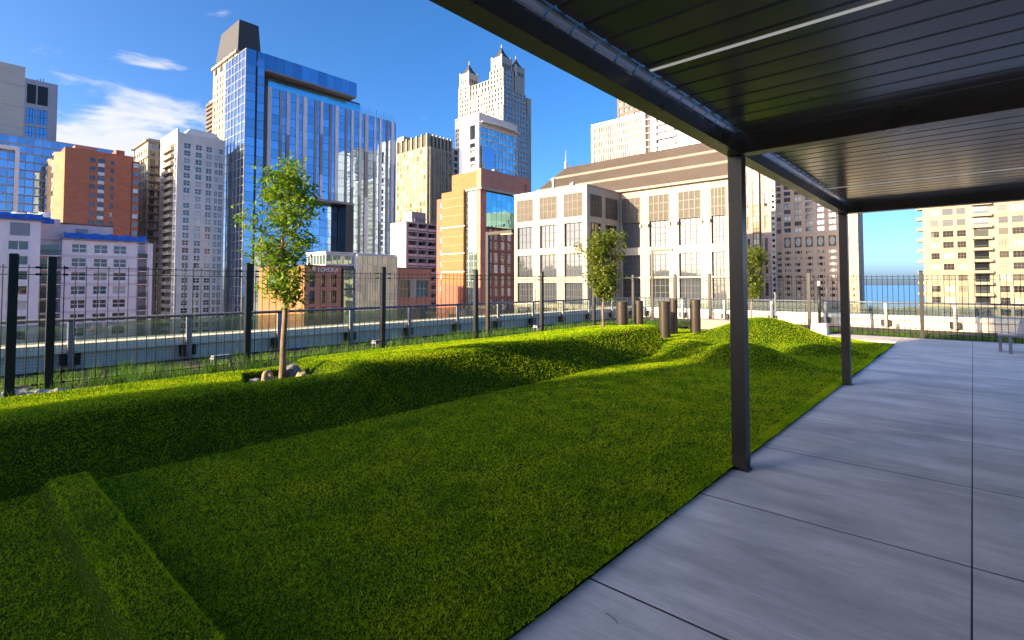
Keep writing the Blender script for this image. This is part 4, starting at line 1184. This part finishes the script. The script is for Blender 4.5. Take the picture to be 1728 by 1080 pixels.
# 11 white tower with glass and a curved canopy ----------------------------------------
b = bld('white_tower', 'white tower with a blue glass side and a curved canopy under the lantern tower', -185, -171.6, 168.5, 196)
facade(b, 'W', 168.5, -185.2, -171.6, G, 82.9, [(-177.9, -174.0)], [(70.5, 77.5)] + [(66.6 - 3.3 * k, 68.9 - 3.3 * k) for k in range(26)], M['white_paint'], M['win'], None, recess=1.2, depth_end=2)
facade(b, 'S', -171.6, 168.5, 196, G, 82.9, spread(169.6, 195.6, 10, .9), [(76.4 - 3.0 * k - 2.7, 76.4 - 3.0 * k) for k in range(34)], M['grey_conc'], M['teal_glass'], None, recess=.2, joined=True, depth_end=1.4)
core(b, -185.2, -171.6, 168.5, 196, G, 82.9, M['grey_conc'], 1.5)
mb = MB()
for k in range(14):
    a, c = 169.5 + 26.5 * k / 14, 169.5 + 26.5 * (k + 1) / 14
    fa, fc = 1.2 + 2.2 * math.sin(math.pi * (k + 1) / 16), 1.2 + 2.2 * math.sin(math.pi * (k + 2) / 16)
    mb.hull([(-171.5, a, 78.2), (-171.5 + fa, a, 78.2), (-171.5 + fc, c, 78.2), (-171.5, c, 78.2)], [(-171.5, a, 78.8), (-171.5 + fa, a, 78.6), (-171.5 + fc, c, 78.6), (-171.5, c, 78.8)])
mb.build('canopy', M['white_paint'], b)
boxpart(b, 'glass_bay', M['blue_glass'], -171.5, -170.2, 170, 177.5, G, 67)

# 12 orange brick building -------------------------------------------------------------
b = bld('brick_building', 'orange and dark red brick building with a blue glass upper corner', -98, -85.4, 83.5, 103)
boxpart(b, 'top_storey', M['brick_orange'], -95.6, -86.9, 84.6, 102.0, 24.4, 28.6)
boxpart(b, 'top_storey', M['terracotta'], -86.88, -85.4, 84.6, 102.7, 24.41, 29.0)
boxpart(b, 'ledge', M['beige_stone'], -90.2, -84.7, 84.0, 103.2, 23.9, 24.39)
boxpart(b, 'slab_wall', M['brick_orange'], -98.2, -90.2, 83.5, 90, G, 24.3)
for z in (15.5, 9.0, 4.6): boxpart(b, 'white_course', M['pale_band'], -98.2, -89.8, 83.46, 83.498, z, z + .22)
for z in (22.5, 20.4, 18.3, 13.2, 11.1, 7.2): boxpart(b, 'brick_course', M['terracotta'], -98.2, -90.2, 83.47, 83.498, z, z + .16)
boxpart(b, 'dark_base', M['brick_dark'], -98.2, -90.19, 83.42, 83.495, G, 1.6)
facade(b, 'W', 84.3, -90.2, -86.4, G, 23.8, [(-90.0, -88.6), (-88.4, -86.6)], [(22.6 - 1.55 * k - 1.4, 22.6 - 1.55 * k) for k in range(36)], M['green_glass'], M['green_glass'], M['pale_band'], 2, 1, .08, .1)
boxpart(b, 'core', M['brick_dark'], -97, -86.4, 85.2, 102, G, 23.9)
boxpart(b, 'corner_pier', M['terracotta'], -86.4, -85.4, 84.4, 86.4, G, 23.89)
rw = []
for k in range(8): rw += [(12.2 - 4.6 * k, 14.6 - 4.6 * k)]
rw2 = [(12.6 - 5.6 * k - .2, 14.9 - 5.6 * k) for k in range(9)] + [(10.0 - 5.6 * k, 12.0 - 5.6 * k) for k in range(9)]
facade(b, 'S', -85.5, 86.4, 102.5, G, 15.3, [(87.6, 88.5), (89.2, 90.6), (91.6, 93.0), (94.0, 95.4), (97.0, 98.4), (99.6, 101.0)], rw2, M['brick_dark'], M['win_bright'], M['white_frame'], 2, 3, .09, .2)
facade(b, 'S', -85.42, 86.4, 102.5, 15.31, 23.6, spread(86.5, 102.4, 9, .96), [(15.5 + 1.62 * k, 15.5 + 1.62 * k + 1.56) for k in range(5)], M['green_glass'], M['teal_glass'], None, recess=.05, wname='glass_panel')
boxpart(b, 'ledge', M['brown_dark'], -86, -84.9, 86.4, 102.5, 15.1, 15.309)
boxpart(b, 'door_panel', M['brick_dark'], -85.39, -85.3, 100.2, 101.2, 25.8, 27.4)
boxpart(b, 'rear_strip', M['brick_dark'], -101.2, -98.21, 84.5, 90, G, 23.2)
for k in range(9): boxpart(b, 'rear_window', M['win_bright'], -99.6, -98.4, 84.42, 84.49, 21 - 3 * k, 22.2 - 3 * k)

# 13 grey balcony block ----------------------------------------------------------------
b = bld('balcony_block', 'grey concrete block with a grid of dark balconies behind the low brick wing', -116, -110.6, 82, 92)
boxpart(b, 'body', M['steel_grey'], -118, -112.6, 82.2, 94, G, 18.3)
boxpart(b, 'side_wall', M['steel_grey'], -115.6, -110.6, 82.0, 82.4, G, 18.3)  # shade on this west side is put into the darkened grey
for k in range(12):
    z = 17.9 - 2.35 * k
    boxpart(b, 'balcony_slab', M['steel_grey'], -112.58, -110.7, 82.42, 92.6, z, z + .4)
    boxpart(b, 'balcony_rail', M['grey_conc'], -110.9, -110.75, 82.6, 92.4, z - 1.75, z - 1.1)
    for j in range(3): boxpart(b, 'balcony_door', M['win'], -112.58, -112.5, 83 + j * 3.2, 85.4 + j * 3.2, z - 1.9, z - .1)
for j in range(4): boxpart(b, 'pier', M['steel_grey'], -112.55, -110.62, 82.41 + j * 3.3, 82.75 + j * 3.3, G, 18.29)
boxpart(b, 'plant_room', M['galv'], -116.5, -112.5, 85.2, 90, 18.3, 21.4)
mb = MB()
for k in range(12): mb.box(-112.2, -112.1, 82.3 + k * .9, 82.4 + k * .9, 18.3, 19.6)
mb.box(-112.2, -112.1, 82.3, 92.3, 19.6, 19.7); mb.build('roof_rail', M['galv'], b)

# 14 low brick university building with its sign ---------------------------------------
b = bld('campus_building', 'low terracotta brick campus building with white LOYOLA lettering below the roof', -106, -87, 43, 50)
facade(b, 'W', 42.9, -106.1, -87.0, G, 4.95, [(-102.4, -97.6)], [(1.0, 3.6)], M['brick_orange'], M['green_glass'], None, recess=.2, wname='large_window')
mb = []
facade(b, 'W', 42.86, -104, -88, G, -.2, spread(-103.6, -92, 5, .5), [(-2.6, -.9), (-5.6, -3.9)], M['brick_orange'], M['win'], M['dark_frame'], 2, 2, .1, .2, name='lower_wall')
facade(b, 'S', -87.0, 42.9, 50.0, G, 4.95, [(43.85, 44.9), (45.75, 46.85), (47.75, 49.1)], [(1.15, 3.4), (-1.75, .55), (-4.6, -2.4)], M['terracotta'], M['win'], M['dark_frame'], 3, 1, .12, .35)
core(b, -106.1, -87, 42.9, 50, G, 4.95, M['terracotta'], .8)
boxpart(b, 'cornice', M['brown_dark'], -106.2, -86.9, 42.8, 50.05, 4.95, 5.1)
sign = empty('sign_letter', (0, 0, 0))
def stroke(mb, a, c, w, x):
    ax, az = a; bx_, bz = c; dx, dz = bx_ - ax, bz - az; L = math.hypot(dx, dz); nx_, nz_ = -dz / L * w / 2, dx / L * w / 2
    p = [(ax + nx_, az + nz_), (bx_ + nx_, bz + nz_), (bx_ - nx_, bz - nz_), (ax - nx_, az - nz_)]
    p = p if (p[1][0] - p[0][0]) * (p[2][1] - p[1][1]) - (p[1][1] - p[0][1]) * (p[2][0] - p[1][0]) > 0 else p[::-1]
    mb.hull([(x, u, v) for u, v in reversed(p)], [(x + .08, u, v) for u, v in reversed(p)])
bpy.data.objects.remove(sign)
def glyph(ch, y, z, h, x):
    mb = MB(); T_, t_ = .15 * h / .85, .075 * h / .85
    S_ = lambda a, c, w: stroke(mb, (y + a[0] * h, z + a[1] * h), (y + c[0] * h, z + c[1] * h), w, x)
    if ch == 'L':
        S_((.16, 0), (.16, 1), T_); S_((.02, .97), (.32, .97), t_); S_((.02, .03), (.66, .03), t_); S_((.64, .0), (.64, .24), t_); adv = .74
    elif ch == 'O':
        n = 20
        for k in range(n):
            a, c = 2 * math.pi * k / n, 2 * math.pi * (k + 1) / n
            w = t_ + (T_ - t_) * abs(math.cos((a + c) / 2))
            S_((.44 + .40 * math.cos(a), .5 + .5 * math.sin(a)), (.44 + .40 * math.cos(c), .5 + .5 * math.sin(c)), w)
        adv = .96
    elif ch == 'Y':
        S_((.40, 0), (.40, .46), T_); S_((.40, .44), (.10, 1), T_); S_((.40, .44), (.70, 1), t_)
        S_((-.02, .97), (.24, .97), t_); S_((.56, .97), (.84, .97), t_); S_((.26, .03), (.54, .03), t_); adv = .84
    else:
        S_((.08, 0), (.42, 1), t_); S_((.42, 1), (.76, 0), T_); S_((.20, .34), (.64, .34), t_)
        S_((-.02, .03), (.22, .03), t_); S_((.60, .03), (.90, .03), t_); adv = .92
    mb.build('sign_letter', M['letter'], b); return adv * h
yy = 45.35
for ch in 'LOYOLA': yy += glyph(ch, yy, 3.86, .78, -86.95)
# small shield-like emblem left of the lettering
mb = MB()
for a, c, w in (((44.25, 4.55), (44.9, 4.55), .12), ((44.25, 4.0), (44.9, 4.0), .12), ((44.3, 4.0), (44.55, 4.35), .1), ((44.85, 4.0), (44.6, 4.35), .1), ((44.35, 4.35), (44.8, 4.35), .1), ((44.3, 4.75), (44.5, 4.6), .1), ((44.85, 4.75), (44.65, 4.6), .1)):
    stroke(mb, a, c, w, -86.95)
mb.build('emblem', M['letter'], b)

b = bld('glass_atrium', 'pale green glass atrium beside the lettered brick building', -92, -86, 50, 62)
facade(b, 'S', -86.6, 50.1, 52.6, G, 4.6, [(50.3, 52.4)], [(.9, 4.3), (-2.6, .6), (-6, -2.9)], M['dark_frame'], M['green_glass'], None, recess=.1, wname='glass_panel')
facade(b, 'S', -86.0, 52.6, 61.7, G, 7.3, spread(52.7, 61.6, 8, .93), [(7.1 - 1.75 * (k + 1) + .1, 7.1 - 1.75 * k) for k in range(9)], M['pale_band'], M['pale_glass'], None, recess=.08, wname='glass_panel', caps='both')
facade(b, 'W', 46.8, -94, -86.9, 5.0, 7.4, spread(-93.8, -87, 6, .9), [(5.3, 7.0)], M['pale_band'], M['green_glass'], None, recess=.1, wname='glass_panel')
facade(b, 'S', -86.9, 46.8, 52.6, 5.12, 7.4, spread(46.9, 52.5, 5, .9), [(5.4, 7.0)], M['pale_band'], M['green_glass'], None, recess=.1, wname='glass_panel')
MB().box(-94, -87.4, 50.5, 61.6, G, 7.2).box(-93.9, -87.8, 47.4, 52.5, 5.11, 7.3).build('body', M['steel_grey'], b)
boxpart(b, 'roof', M['pale_band'], -94.2, -86.7, 46.6, 61.9, 7.41, 7.62)
b = bld('brick_wing', 'low terracotta brick wing with two large dark windows', -94, -87, 62, 71)
facade(b, 'S', -87, 61.9, 71.2, G, 4.95, [(63.0, 65.6), (67.1, 70.4)], [(-1.0, 2.5), (-6.5, -3)], M['terracotta'], M['win'], M['beige_stone'], 3, 2, .16, .25, caps='both')
core(b, -96, -87, 61.9, 71.2, G, 4.95, M['terracotta'])
boxpart(b, 'stone_surround', M['beige_stone'], -86.99, -86.9, 62.6, 62.98, -1.1, 2.9)
boxpart(b, 'stone_surround', M['beige_stone'], -86.99, -86.9, 65.62, 67.08, -1.1, 2.9)
boxpart(b, 'stone_band', M['beige_stone'], -86.99, -86.89, 62.6, 70.9, 2.55, 2.9)
boxpart(b, 'coping', M['brown_dark'], -96, -86.9, 61.8, 71.3, 4.95, 5.1)

# 15 cream stone building --------------------------------------------------------------
b = bld('stone_building', 'cream limestone building with big gridded windows under a long brown metal roof', -60.5, -20, 68.3, 95)
cw = [(-59.8, -56.3), (-54.7, -51.15), (-49.6, -46.05)]
rz = [(12.6, 16.35), (7.75, 11.6), (2.9, 6.65), (-1.5, 1.9), (-6, -2.3)]
def mus_skip(u, v): return False
facade(b, 'W', 68.3, -60.5, -45.2, G, 17.4, cw, rz[1:], M['cream'], M['win_museum'], M['dark_frame'], 4, 3, .12, .35)
facade(b, 'S', -45.2, 68.3, 78.7, G, 17.4, [(69.3, 72.6), (73.9, 77.6)], rz[1:], M['cream'], M['win'], M['dark_frame'], 4, 3, .07, .35)
def grille(side, plane, u0, u1, z0, z1):
    P = face_fn(side, plane); mb = MB()
    def bx_(a, c, d0, d1, z, zz, m=0):
        p, q_ = P(a, d0, z), P(c, d1, zz)
        mb.box(min(p[0], q_[0]), max(p[0], q_[0]), min(p[1], q_[1]), max(p[1], q_[1]), z, zz, m)
    bx_(u0, u1, .0, .04, z0, z1, 0)
    for k in range(5):
        u = u0 + (u1 - u0) * k / 4; bx_(max(u0, u - .05), min(u1, u + .05), .04, .10, z0, z1, 1)
    for k in range(4):
        z = z0 + (z1 - z0) * k / 3
        for i in range(4):
            ua, ub = u0 + (u1 - u0) * i / 4 + .05, u0 + (u1 - u0) * (i + 1) / 4 - .05
            bx_(ua, ub, .04, .09, max(z0, z - .04), min(z1, z + .04), 1)
    n = 11
    for k in range(n):
        z = z0 + (z1 - z0) * (k + .5) / n
        for i in range(4):
            ua, ub = u0 + (u1 - u0) * i / 4 + .06, u0 + (u1 - u0) * (i + 1) / 4 - .06
            bx_(ua, ub, .04, .065, z - .06, z + .04, 0)
    mb.build('grille', [M['lattice'], M['roof_brown']], b)
for u0, u1 in cw: grille('W', 68.3, u0, u1, 12.6, 16.35)
for u0, u1 in ((69.3, 72.6), (73.9, 77.6)): grille('S', -45.2, u0, u1, 12.6, 16.1)
core(b, -60.5, -45.2, 68.3, 80, G, 17.4, M['cream'], .6)
boxpart(b, 'coping', M['galv'], -60.6, -45.1, 68.2, 79, 17.4, 17.56)
# long west wall under the roof
LW = 78.75
lc = [(-44.9, -41.5), (-39.85, -36.4), (-34.75, -31.2), (-29.55, -27.4)]
facade(b, 'W', LW, -45.18, -27, G, 17.5, lc, [(7.85, 12.1), (2.9, 6.6), (-2.0, 2.6), (-7, -2.4)], M['cream'], M['win_museum'], M['dark_frame'], 4, 4, .12, .4, name='long_wall')
for u0, u1 in lc: grille('W', LW, u0, u1, 12.12, 16.35)
boxpart(b, 'long_body', M['cream'], -60, -27.1, LW + .6, 85.5, G, 17.4)
boxpart(b, 'end_wall', M['cream'], -27.1, -26.99, LW + .3, 85.5, G, 17.4)
for u in (-40.7, -35.6, -30.4):
    boxpart(b, 'downpipe', M['galv'], u - .05, u + .05, LW - .12, LW - .02, 11.3, 17.3)
    boxpart(b, 'bracket', M['cream'], u - .75, u - .45, LW - .35, LW - .01, 11.2, 11.7)
    boxpart(b, 'bracket', M['cream'], u + .45, u + .75, LW - .35, LW - .01, 11.2, 11.7)
# roof: steep brown metal slope with two pale bands, seams as real ribs, hipped at the left
EZ, RZ = 17.9, 25.4; EY, RY = LW - .6, 84.9
ex0, rx0, ex1 = -67.5, -61.2, -26.8
boxpart(b, 'eave', M['roof_band'], ex0, ex1, EY - .05, EY + .5, 17.52, EZ)
def slope_pt(u, t):   # u along X, t 0 eave .. 1 ridge
    return (u, EY + (RY - EY) * t, EZ + (RZ - EZ) * t)
rf = MB().quad(slope_pt(ex0, 0), slope_pt(ex1, 0), slope_pt(ex1, 1), slope_pt(rx0, 1))
rf.poly([(ex0, EY, EZ), (rx0, RY, RZ), (rx0, 85.2, RZ), (ex0, 86.4, EZ)])
rf.quad((rx0, RY, RZ), (ex1, RY, RZ), (ex1, 85.2, RZ), (rx0, 85.2, RZ)).quad((ex1, EY, EZ), (ex1, 86.4, EZ), (ex1, 85.2, RZ), (ex1, RY, RZ)).quad((ex0, 86.4, EZ), (rx0, 85.2, RZ), (ex1, 85.2, RZ), (ex1, 86.4, EZ))
roof = rf.build('roof', M['roof_brown'], b)
for t0 in (.30, .64):
    ua = ex0 + (rx0 - ex0) * t0
    p0, p1, p2, p3 = slope_pt(ua, t0), slope_pt(ex1, t0), slope_pt(ex1, t0 + .07), slope_pt(ua + .3, t0 + .07)
    up = lambda p: (p[0], p[1] - .08, p[2] + .06)
    MB().hull([p0, p1, p2, p3], [up(p0), up(p1), up(p2), up(p3)]).build('roof_band', M['roof_band'], roof)
mb = MB()
for k in range(123):
    u = ex0 + .33 * k
    t_max = 1.0 if u > rx0 else (u - ex0) / (rx0 - ex0)
    if t_max < .1: continue
    a, c = slope_pt(u, .01), slope_pt(u, t_max - .01)
    mb.hull([(a[0] - .03, a[1], a[2]), (a[0] + .03, a[1], a[2]), (c[0] + .03, c[1], c[2]), (c[0] - .03, c[1], c[2])], [(a[0] - .03, a[1] - .07, a[2] + .05), (a[0] + .03, a[1] - .07, a[2] + .05), (c[0] + .03, c[1] - .07, c[2] + .05), (c[0] - .03, c[1] - .07, c[2] + .05)])
mb.build('roof_seam', M['roof_brown'], roof, kind='stuff')
MB().tube([(rx0, RY, RZ - .2), (rx0, RY, RZ + 1.2), (rx0, RY, RZ + 1.3), (rx0, RY, RZ + 3.6)], [.35, .3, .12, .03], 8).build('finial', M['steel_grey'], roof)
MB().tube([(-58, 76.5, 17.4), (-58, 76.5, 20.9)], .28, 10).tube([(-58, 76.5, 20.91), (-58, 76.5, 21.4)], .42, 10).build('vent_pipe', M['galv'], b)

# 16 white gridded slab and banded tower -----------------------------------------------
b = bld('office_slab', 'white gridded office slab behind the brown roof', -127, -102, 197, 215)
facade(b, 'W', 197.1, -127.1, -102.1, G, 73.4, spread(-126.6, -102.6, 26, .58), floors(72.6, 34, 3.25, 2.3, .5), M['beige_stone'], M['win_blind'], None, recess=.3, joined=True)
core(b, -127.1, -102.1, 197.1, 215, G, 73.4, M['beige_stone'])
boxpart(b, 'edge_pier', M['white_paint'], -102.09, -101.0, 196.6, 205, G, 74.5); boxpart(b, 'parapet', M['white_paint'], -127.3, -102.1, 196.9, 197.9, 73.4, 74.2)
boxpart(b, 'edge_pier', M['white_paint'], -127.6, -127.11, 196.7, 200, G, 74.2)
boxpart(b, 'plant_room', M['grey_conc'], -124, -117, 203, 210, 73.4, 76)
b = bld('banded_tower', 'tall white tower with dark horizontal window bands, cut off by the pergola', -101, -70, 197, 225)
boxpart(b, 'body', M['win'], -100.9, -71, 198.4, 224, G, 100)
boxpart(b, 'recess_back', M['brown_dark'], -100.95, -98.6, 198.0, 198.39, G, 100)
boxpart(b, 'white_pier', M['white_paint'], -98.6, -96.3, 197.0, 199, G, 100)
for k in range(46):
    z = 97 - 2.95 * k
    boxpart(b, 'white_band', M['white_paint'], -96.28, -88.5, 197.2, 198.39, z, z + 1.15)
    boxpart(b, 'white_band', M['white_paint'], -88.49, -88.2, 197.2, 208, z, z + 1.15)
    boxpart(b, 'white_band', M['white_paint'], -88.19, -71, 207.6, 208.4, z, z + 1.15)
    boxpart(b, 'balcony_slab', M['white_paint'], -100.9, -98.62, 197.3, 197.99, z + .4, z + .7)
    boxpart(b, 'window_band', M['win_bright'], -96.28, -88.6, 198.3, 198.38, z + 1.15, z + 2.94)
boxpart(b, 'white_pier', M['white_paint'], -88.6, -88.0, 208.0, 209, G, 100)
b = bld('black_tower', 'black steel tower rising behind the white gridded slab', -135, -100, 260, 290)
facade(b, 'W', 262, -152, -112, G, 190, spread(-151.5, -112.5, 12, .6), floors(189, 60, 3.7, 2.4, .5), M['steel_black'], M['win'], None, recess=.4, joined=True)
core(b, -152, -112, 262, 290, G, 190, M['steel_black'])

# 17 pink granite tower ----------------------------------------------------------------
b = bld('granite_tower', 'pink granite tower with a gold glass bay beside the near pergola post', -45, -34.8, 123, 128)
prow = [(32 - 5.0 * k - 2.9, 32 - 5.0 * k) for k in range(14)]
facade(b, 'W', 123, -46, -36.7, G, 42, [(-38.0, -37.5)], prow, M['pink_stone'], M['win'], M['dark_frame'], 1, 2, .1, .3)
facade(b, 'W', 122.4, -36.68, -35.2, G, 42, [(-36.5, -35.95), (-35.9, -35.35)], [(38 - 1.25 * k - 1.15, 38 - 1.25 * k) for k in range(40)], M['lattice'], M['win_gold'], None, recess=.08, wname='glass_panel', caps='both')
facade(b, 'W', 123.01, -35.18, -33.0, G, 40, [(-34.35, -33.7)], prow, M['pink_stone'], M['win'], M['dark_frame'], 1, 2, .1, .3)
core(b, -46, -33.0, 123, 125.6, G, 40, M['pink_stone'], .7)
# 18 white slab behind
b = bld('white_slab', 'narrow bright white slab tower between granite and brown towers', -108, -78, 310, 330)
facade(b, 'W', 310, -100, -78, G, 75, spread(-99.5, -78.5, 9, .6), floors(74, 36, 3.1, 1.5, .6), M['white_paint'], M['win'], None, recess=.3, joined=True)
core(b, -100, -78, 310, 330, G, 75, M['white_paint'])

# 19 brown granite hotel ---------------------------------------------------------------
b = bld('granite_hotel', 'big brown granite tower with oval medallions, half in shade, behind the far pergola post', -74, -38.6, 280.7, 293)
BYW = 280.7
up_rows = [(27.0 + 3.05 * k + .4, 27.0 + 3.05 * k + 2.5) for k in range(13)]
lo_rows = [(18.0 - 2.95 * k - 1.35, 18.0 - 2.95 * k) for k in range(20)]
bays = [(-69.3, -66.3), (-64.6, -61.6), (-59.8, -56.8), (-55.0, -52.0), (-50.2, -47.2), (-45.4, -42.2)]
facade(b, 'W', BYW, -70.6, -38.6, 25.6, 67, bays, up_rows, M['brown_stone'], M['win_bright'], M['brown_dark'], 2, 1, .2, .6, name='upper_wall')
sm = []
for a, c in bays: sm += [(a + .1, a + .5), (a + .8, c - .8), (c - .5, c - .1)]
sm += [(-40.9, -40.3)]
facade(b, 'W', BYW - .3, -70.6, -38.6, G, 19.2, sm, lo_rows, M['brown_stone'], M['win'], None, recess=.4, joined=True, name='lower_wall')
facade(b, 'W', BYW - .3, -70.6, -38.6, 19.2, 25.6, [], [], M['brown_stone'], M['win'], None, name='medallion_wall')
for a, c in bays:
    o = boxpart(b, 'medallion_panel', M['brown_dark'], a, c, BYW - .42, BYW - .301, 19.8, 24.8)
    mid = (a + c) / 2; n = 16
    MB().hull([(mid + 1.15 * math.cos(2 * math.pi * k / n), BYW - .421, 22.3 + 2.1 * math.sin(2 * math.pi * k / n)) for k in range(n)], [(mid + 1.0 * math.cos(2 * math.pi * k / n), BYW - .62, 22.3 + 1.9 * math.sin(2 * math.pi * k / n)) for k in range(n)]).build('medallion', M['pale_stone'], o)
facade(b, 'W', BYW + 3, -74, -70.62, G, 60, [(-73.4, -71.4)], up_rows[:10] + lo_rows, M['brown_stone'], M['win_bright'], M['dark_frame'], 2, 1, .2, .3, name='side_wall')
facade(b, 'S', -38.6, BYW - .3, 296, G, 45, spread(BYW + 1, 295, 4, .4), floors(44, 24, 3.0, 1.8, 1), M['brown_stone'], M['win'], None, recess=.3, joined=True)
core(b, -74, -38.6, BYW + 2.9, 300, G, 60, M['brown_stone'], .6)
boxpart(b, 'body', M['brown_stone'], -70.5, -39.3, BYW + .7, BYW + 3.6, G, 66.8)

# 20 golden apartment tower, right -----------------------------------------------------
b = bld('apartment_tower', 'golden sunlit apartment tower with balcony stack, at the right edge', -11, 30, 178, 195)
HY = 178.0
hr = [(21.6 + 2.9 * (3 - k) - 1.62, 21.6 + 2.9 * (3 - k)) for k in range(20)]
hc = [(-8.1, -6.35), (-5.6, -3.45), (-2.75, -1.0), (5.2, 6.95), (7.65, 9.75), (12, 13.8), (14.6, 16.6)]
facade(b, 'W', HY, -9.7, 30, G, 36, hc, hr, M['hotel_pier'], M['win_hotel'], M['brown_dark'], 3, 2, .09, .25)
for u0, u1 in hc:
    for z0, z1 in hr: boxpart(b, 'spandrel', M['hotel_brick'], u0 - .02, u1 + .02, HY - .05, HY - .01, z0 - 1.0, z0 - .06)
core(b, -9.7, 30, HY, 195, G, 36, M['hotel_pier'], .6)
for z0, z1 in hr:
    boxpart(b, 'balcony_slab', M['hotel_pier'], .2, 4.0, HY - 1.5, HY - .02, z0 - .95, z0 - .30)
    boxpart(b, 'balcony_door', M['win_blind'], .5, 3.3, HY - .06, HY - .015, z0 - .25, z1 + .05)
    mb = MB().box(.25, 3.95, HY - 1.46, HY - 1.40, z0 + .25, z0 + .33)
    for k in range(16): mb.box(.27 + k * .24, .30 + k * .24, HY - 1.45, HY - 1.41, z0 - .3, z0 + .25)
    mb.build('balcony_railing', M['dark_frame'], b)
    MB().hull([(-11.1, HY + 1, z0 - .9), (-9.72, HY + .3, z0 - .9), (-9.72, HY + 4, z0 - .9), (-11.1, HY + 3.6, z0 - .9)], [(-11.1, HY + 1, z0 - .1), (-9.72, HY + .3, z0 - .1), (-9.72, HY + 4, z0 - .1), (-11.1, HY + 3.6, z0 - .1)]).build('side_balcony', M['hotel_pier'], b)
# tree belt by the lake shore
n = 26000
cx = rng.uniform(-120, 10, 90); cy = rng.uniform(420, 640, 90); cz = G + rng.uniform(9, 17, 90); k = rng.integers(0, 90, n)
v = rng.normal(0, 1, (n, 3)); v /= np.linalg.norm(v, axis=1)[:, None]; v *= rng.uniform(.6, 1, n)[:, None] * np.array([8, 8, 5.5])
blades('shore_trees', cx[k] + v[:, 0], cy[k] + v[:, 1], cz[k] + v[:, 2], np.full(n, 1.3), np.full(n, 1.6), 1.2, M['distant_tree'], 'dark belt of trees along the lake shore', 'trees')

# the tall block behind the camera whose shadow covers the near lawn and the pergola
b = bld('apartment_tower', 'tall brick block standing west of the terrace, behind the camera, shading the lawn', -18, 24, -60, -30)
boxpart(b, 'sun_gap_storeys', M['terracotta'], -15.2, 24, -60, -30, G, 10.8)  # set back, a shape added to let low sun reach the left berm
boxpart(b, 'upper_storeys', M['terracotta'], -17.25, 24, -60, -30, 10.81, 34)

# the host building along the right side of the deck, and neighbours west of the terrace
b = bld('host_building', 'low pink stone wall of the host building right of the pergola', 8, 30, -30, 13)
MB().box(8.02, 30, -29.9, 12.9, G, 4.6).build('body', M['pink_stone'], b)
for k in range(7):
    boxpart(b, 'window', M['win'], 7.94, 8.01, -16 + k * 4, -13.2 + k * 4, .3, 2.9)
for i, (x0, x1, y0, y1, zt, mm, lab) in enumerate(((-150, -118, -150, -110, 9, 'brown_dark', 'dark brown block far west of the terrace, behind the camera'),
        (-205, -165, -140, -100, 12, 'steel_grey', 'grey block far west of the terrace, behind the camera'),
        (-265, -220, -120, -85, 18, 'terracotta', 'terracotta block far west of the terrace, behind the camera'),
        (-105, -70, -190, -150, 14, 'beige_panel', 'beige block far west of the terrace, behind the camera'),
        (-330, -280, -110, -70, 20, 'brown_stone', 'brown block farthest west of the terrace, behind the camera'))):
    b = bld('city_block', lab, x0, x1, y0, y1)
    boxpart(b, 'body', M[mm], x0, x1, y0, y1, G, zt)
    for k in range(int((zt + 30) / 3.6)):
        z = zt - 3.0 - 3.6 * k
        boxpart(b, 'window_band', M['win_bright'], x0 + 1, x1 - 1, y1 + .01, y1 + .08, z, z + 1.7)
        boxpart(b, 'window_band', M['win_bright'], x1 + .01, x1 + .08, y0 + 1, y1 - 1, z, z + 1.7)

# rooftop plant seen against the sky
for (bn, items) in (('brick_building', ((-92.5, -90.6, 88, 90, 28.6, 29.9), (-89.4, -88.2, 92, 93.6, 28.6, 30.2))), ('stone_building', ((-54, -52.2, 72, 74, 17.38, 18.3), (-50, -49.4, 70.5, 71.1, 17.38, 18.6)))):
    b = bpy.data.objects[bn]
    for it in items:
        p = boxpart(b, 'roof_unit', M['galv'], *it)
        boxpart(p, 'fan_cowl', M['steel_grey'], it[0] + .2, it[1] - .2, it[2] + .2, it[3] - .2, it[5] + .002, it[5] + .25)
